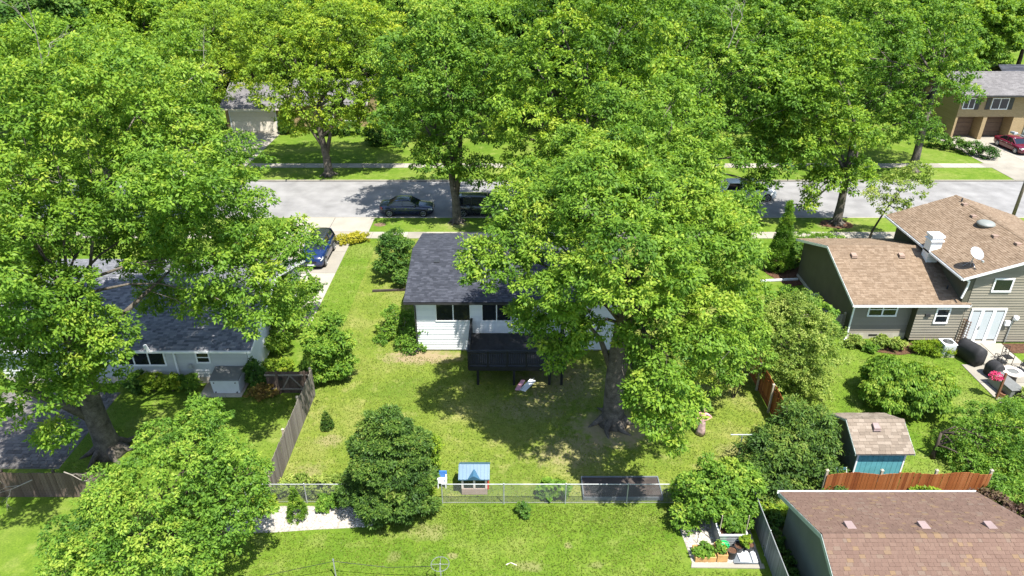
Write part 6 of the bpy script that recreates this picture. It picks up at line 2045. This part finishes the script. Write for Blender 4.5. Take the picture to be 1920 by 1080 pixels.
# yew at the fence corner
b0 = (13.3, 26.2)
spec = [(1490, 840, 26.3, 62), (1440, 855, 25.6, 46), (1530, 850, 26, 44), (1500, 790, 27, 40), (1450, 900, 24.8, 42), (1530, 895, 25, 42), (1545, 810, 26.5, 26), (1410, 870, 25.2, 24)]
shrub('conifer_shrub', 'spreading dark evergreen left of the garden shed', b0, lobes_from(b0, spec), dict(clumps=1500, leaves=20, mat='leaf_yew', rc=(.2, .45), flat=.3, leaf=(.12, .24), ratio=.30, tip=.9, up=.7, sub=(9, .45)), 155, cat='evergreen', stems=8, stem_r=.06)
# vines and vegetables in the garden corner
b0 = (8.8, 23.2)
spec = [(1330, 925, 23.2, 52), (1295, 950, 22.9, 36), (1370, 915, 23.3, 46), (1400, 910, 23.4, 34), (1350, 890, 23.6, 34), (1290, 975, 22.6, 22), (1395, 950, 22.9, 34)]
shrub('grape_vine', 'dense green vine smothering the corner of the wire fence', b0, lobes_from(b0, spec), dict(FINE, clumps=965, mat='leaf_mid', leaf=(.12, .19), rc=(0.13, 0.25), tip=.7), 156, cat='vine', stems=10)
b0 = (9.4, 22.5)
shrub('tomato_plants', 'tomato plants growing in the metal planter', b0, [(0, .3, 1.25, .55, .55, .6), (0, -.4, 1.15, .52, .5, .5), (.1, -.7, .95, .42, .35, .35)], dict(FINE, clumps=436, mat='leaf_mid', leaf=(.10, .16), rc=(0.10, 0.20), zmin=.6), 157, cat='vegetables')
shrub('seedlings', 'leafy seedlings in the orange wooden planter', (8.1, 20.93), [(0, 0, .34, .42, .28, .16), (.7, 0, .48, .2, .26, .14)], dict(FINE, clumps=161, mat='leaf_mid', leaf=(.07, .12), rc=(0.06, 0.11), zmin=.22), 158, cat='vegetables', stems=6, stem_r=.008)
shrub('potted_plant', 'bright young plant in the pot by the metal planter', (9.86, 21.15), [(0, 0, .62, .2, .2, .3)], dict(FINE, clumps=50, mat='leaf_lime', leaf=(.08, .14), rc=(0.04, 0.08), zmin=.35), 159, cat='plant', stems=3, stem_r=.008)
# foundation planting of the tan house
for i, (px, py, Y, rr_, m_, lab) in enumerate(((1607, 640, 37.2, .50, 'leaf_pale', 'grey green shrub at the left end of the tan house bed'), (1632, 648, 36.7, .36, 'leaf_mid', 'spiky green plant in the tan house bed'), (1650, 640, 37.2, .46, 'leaf_pale', 'greyish shrub in the middle of the tan house bed'), (1678, 645, 36.9, .50, 'leaf_pale', 'grey green shrub below the tan house double window'))):
    x, y, z, k = at(px, py, Y)
    shrub('bed_shrub', lab, (x, y), [(0, 0, rr_ * .8, rr_, rr_ * .85, rr_ * .75)], dict(FINE, clumps=138, mat=m_, rc=(0.08, 0.17)), 160 + i, group='shrubs in the bed of the tan house')
shrub('golden_grass', 'golden yellow grassy clump below the tan house bay window', (26.0, 36.5), [(-.6, 0, .3, .6, .45, .4), (.1, -.1, .35, .7, .5, .45), (.7, -.1, .3, .5, .45, .4)], dict(clumps=130, leaves=26, mat='leaf_lime', rc=(.15, .3), leaf=(.16, .3), ratio=.2, droop=-.2), 165, cat='grass clump')
# lower right garden
b0 = (21.0, 27.0)
spec = [(1860, 830, 27, 66), (1800, 860, 26.5, 36), (1910, 800, 27.5, 56), (1880, 880, 26, 50), (1830, 790, 28, 36), (1920, 860, 26.5, 50), (1850, 905, 25.2, 34)]
tree('small_tree', 'airy green small tree at the right edge behind the orange fence', 'tree', b0, [(0, 0, 0, .10), (0, 0, .8, .08), (0, 0, 1.6, .06)], lobes_from(b0, spec),
     dict(FINE, clumps=1288, mat='leaf_mid', leaf=(.09, .15), rc=(0.15, 0.32)), 166, limb_r=.05, bark='bark_dark')
shrub('flowering_shrub', 'shrub with white flower heads by the patio at the right edge', (28.6, 30.6), [(0, 0, .6, 1.0, .9, .6), (.8, .5, .7, .9, .8, .7)], dict(FINE, clumps=368, mat='leaf_pale', rc=(0.13, 0.24)), 167)
shrub('green_shrub', 'green shrub right of the weeping tree by the flower post', (26.4, 29.6), [(0, 0, .55, 1.0, .8, .55), (1.1, .2, .6, .9, .8, .6), (-.7, -.5, .4, .7, .6, .4)], dict(FINE, clumps=529, mat='leaf_mid', rc=(0.13, 0.25)), 168)
shrub('hosta', 'bright lime broad leaved clump in front of the orange fence', (18.6, 23.2), [(0, 0, .85, .85, .55, .55), (.3, 0, .5, .8, .5, .5)], dict(clumps=110, leaves=16, mat='leaf_lime', rc=(.15, .28), leaf=(.14, .24), ratio=.7), 169, cat='plant')
shrub('purple_shrub', 'dark purplish shrub at the right end of the orange fence', (20.9, 22.9), [(0, 0, .8, .9, .7, .7), (.9, -.3, .8, .8, .7, .7)], dict(FINE, clumps=390, mat='leaf_red', rc=(0.13, 0.24)), 170)
shrub('green_shrub', 'green shrub behind the purplish shrub at the right edge', (22.3, 23.4), [(0, 0, .9, 1.0, .8, .8)], dict(FINE, clumps=299, mat='leaf_mid', rc=(0.13, 0.24)), 171)
shrub('weeds', 'low weeds in the strip between slatted fence and garage', (11.25, 20.6), [(0, -1.6, .25, .35, 1.0, .3), (0, .2, .3, .35, 1.0, .35), (.3, 2.2, .25, .7, .5, .25)], dict(FINE, clumps=299, mat='leaf_deep', rc=(0.08, 0.17)), 172, cat='weeds')
shrub('squash_plant', 'yellow green plants on the bare soil behind the brown garage', (12.3, 23.0), [(0, 0, .25, .7, .35, .22), (1.0, .2, .25, .6, .3, .2), (-1.0, .3, .3, .4, .3, .3)], dict(FINE, clumps=184, mat='leaf_lime', rc=(0.08, 0.15), leaf=(.12, .2)), 173, cat='plants')
# by the street and the brick house
shrub('low_hedge', 'low leafy groundcover by the sidewalk left of the tan house', (24.2, 52.6), [(0, 0, .3, 1.6, .6, .35), (1.8, .2, .3, 1.4, .6, .35)], dict(FINE, clumps=345, mat='leaf_mid', rc=(0.14, 0.25)), 174, cat='hedge')
shrub('corner_shrub', 'green shrub behind the narrow conifer at the tan house', (21.9, 48.6), [(0, 0, .8, .9, .9, .9)], dict(FINE, clumps=299, mat='leaf_deep', rc=(0.14, 0.25)), 175)
shrub('front_hedge', 'shrubs along the drive of the brick house', (50.2, 78.2), [(0, 0, .7, 1.1, 1.0, .8), (1.2, -1.6, .7, 1.1, 1.0, .8), (-1.2, 1.2, .8, 1.2, 1.1, .9), (2.2, -3.0, .6, .9, .9, .7)], dict(clumps=230, leaves=32, mat='leaf_deep', rc=(.25, .5), leaf=(.14, .24)), 176, cat='hedge')
shrub('flower_bed_plants', 'yellow and green plants behind the block wall by the brick house', (63.0, 79.0), [(0, 0, .8, 1.2, 1.0, .6), (1.2, 1.5, .9, 1.2, 1.0, .7), (-.8, 1.5, .8, .8, .8, .6)], dict(clumps=160, leaves=30, mat='leaf_lime', rc=(.25, .45), leaf=(.14, .24)), 177, cat='plants')
tree('ornamental_tree', 'low dark green tree on the lawn beyond the street', 'tree', (-12.2, 83.5), [(0, 0, 0, .16), (0, 0, 1, .13), (.1, 0, 2.2, .1)],
     [(0, 0, 3.0, 2.6, 2.3, 1.7), (-1.6, -.4, 2.6, 1.6, 1.5, 1.2), (1.7, 0, 2.9, 1.7, 1.5, 1.3), (.2, 0, 4.3, 1.7, 1.6, 1.2)], dict(STREET, clumps=700, mat='leaf_deep'), 180, limb_r=.07, bark='bark_dark')
shrub('front_yard_bush', 'dark rounded bush on the lawn beyond the street', (-15.5, 80.5), [(0, 0, 1.2, 1.7, 1.5, 1.3), (1.4, .5, 1.0, 1.3, 1.2, 1.1)], dict(clumps=260, leaves=32, mat='leaf_deep', rc=(.3, .55), leaf=(.16, .26)), 178)
shrub('front_yard_bush', 'dark bush under the yellow green street tree across the road', (-22.3, 84.6), [(0, 0, .9, 1.6, 1.1, .9), (2.4, 0, .8, 1.4, 1.0, .8)], dict(clumps=220, leaves=32, mat='leaf_deep', rc=(.3, .5), leaf=(.16, .26)), 179)

# ------------------------------------------------------------------ the wood behind the street: individual trees, four built shapes
protos = []
for i in range(5):
    R_ = (5.2, 4.6, 5.8, 4.2, 5.0)[i]
    zt = (15.5, 13.5, 17.0, 14.5, 16.0)[i]
    L = auto_lobes(200 + i, R_, 3.2, zt, 10, .64, .46)
    cm = crown_mesh('crown', 200 + i, L, clumps=2300, leaves=14, mat='leaf_mid', rc=(.45, .85), flat=.7, leaf=(.34, .56), ratio=.5, tip=.6, sub=(11, .42), shell=(.7, 1.05), under=.3)
    tm = trunk_mesh('trunk', 200 + i, [(0, 0, 0, .34), (0, 0, 2, .28), (.1, 0, 5, .22), (.1, .1, 9, .14)], L, 'bark_dark', .12, 2)
    protos.append((cm, tm))
kinds = [('leaf_mid', 'leafy green tree in the far wood'), ('leaf_maple', 'bright green maple in the far wood'),
         ('leaf_deep', 'dark green tree in the far wood'), ('leaf_yellow', 'yellow green tree in the far wood'), ('leaf_silver', 'light green tree in the far wood')]
wts = [.30, .30, .14, .12, .14]
rr = random.Random(77)


def blocked(x, y):
    if -38 < x < -7 and 84 < y < 99: return True       # cream garage house
    if -39 < x < -25 and y < 99: return True            # its drive
    if 44 < x < 70 and y < 94: return True              # brick house and drive
    if -25 < x < 44 and y < 82: return True             # front lawns
    if 62 < x < 80 and 90 < y < 102: return True
    return False


ORD = ['first', 'second', 'third', 'fourth', 'fifth', 'sixth', 'seventh', 'eighth', 'ninth', 'tenth', 'eleventh', 'twelfth', 'thirteenth', 'fourteenth', 'fifteenth',
       'sixteenth', 'seventeenth', 'eighteenth', 'nineteenth', 'twentieth', 'twenty-first', 'twenty-second', 'twenty-third', 'twenty-fourth', 'twenty-fifth', 'twenty-sixth', 'twenty-seventh', 'twenty-eighth']
row = 0
y = 78.0
while y < 158:
    half = .727 * (y * _cp + 16 * _sp) + 4
    step = 8.0 + (y - 78) * .03
    x = -half + (row % 2) * step / 2
    nth = 0
    while x < half:
        xx, yy = x + rr.uniform(-2, 2), y + rr.uniform(-2, 2)
        x += step
        if blocked(xx, yy):
            continue
        i = rr.randrange(5)
        k = rr.choices(range(5), wts)[0]
        m_, lab = kinds[k]
        t = thing('woodland_tree', '%s, %s from the left in the %s row' % (lab, ORD[nth], ORD[row]), 'tree', (xx, yy, 0), rr.uniform(0, 6.28), 'trees of the wood beyond the street')
        nth += 1
        s = rr.uniform(.85, 1.18)
        t.scale = (s, s, s * rr.uniform(.9, 1.1))
        c = piece('crown', protos[i][0], t)
        c.material_slots[0].link = 'OBJECT'
        c.material_slots[0].material = MATS[m_]
        piece('trunk', protos[i][1], t)
    y += 8.0 + (y - 78) * .05
    row += 1

# ------------------------------------------------------------------ grass on the near lawns
rng = np.random.default_rng(5)
areas = [(-11.0, 13.9, 24.0, 36.0, 38000), (-13.2, -6.6, 36.0, 53.5, 9000), (-12.5, 10.5, 19.0, 22.2, 15000), (-6.0, 7.2, 22.2, 23.8, 7000), (14.2, 27.0, 24.2, 37.0, 14000), (-22, -11.2, 24.5, 32.0, 5000)]
Ps = []
for xa, xb, ya, yb, n in areas:
    q = np.zeros((n, 3))
    q[:, 0] = rng.uniform(xa, xb, n)
    q[:, 1] = rng.uniform(ya, yb, n)
    Ps.append(q)
P = np.concatenate(Ps)
hole = ((P[:, 0] > 7.2) & (P[:, 0] < 10.8) & (P[:, 1] > 20.1) & (P[:, 1] < 23.9)) | ((P[:, 0] > 3.2) & (P[:, 0] < 7.1) & (P[:, 1] > 24) & (P[:, 1] < 25.6))
hole |= ((P[:, 0] - 5.4) / 2.2) ** 2 + ((P[:, 1] - 29.3) / 1.4) ** 2 < 1
hole |= (P[:, 0] > 14) & (P[:, 0] > 15.8) & (P[:, 0] < 18.6) & (P[:, 1] > 25) & (P[:, 1] < 28)
P = P[~hole]
n = len(P)
ax = unit(rng.normal(size=(n, 3)) * np.array([.8, .8, .2]) + np.array([0, 0, .75]))
nr = unit(rng.normal(size=(n, 3)) + np.array([0, 0, .6]))
out_ = (P[:, 1] < 23.9) | (P[:, 0] > 14) | (P[:, 0] < -11.1)
tt = np.clip(.45 - .28 * out_ + .28 * np.sin(P[:, 0] * 1.1 + 2 * np.sin(P[:, 1] * .7)) * np.sin(P[:, 1] * .9 + 1.3) + rng.normal(0, .2, n), 0, 1)
go = bpy.data.objects.new('grass', leaf_mesh('grass', P, ax, nr, rng.uniform(.06, .13, n), rng.uniform(.025, .05, n), tt, 'grass_blade'))
COL.objects.link(go)
tag(go, 'short mown grass on the lawns', 'grass', kind='stuff')
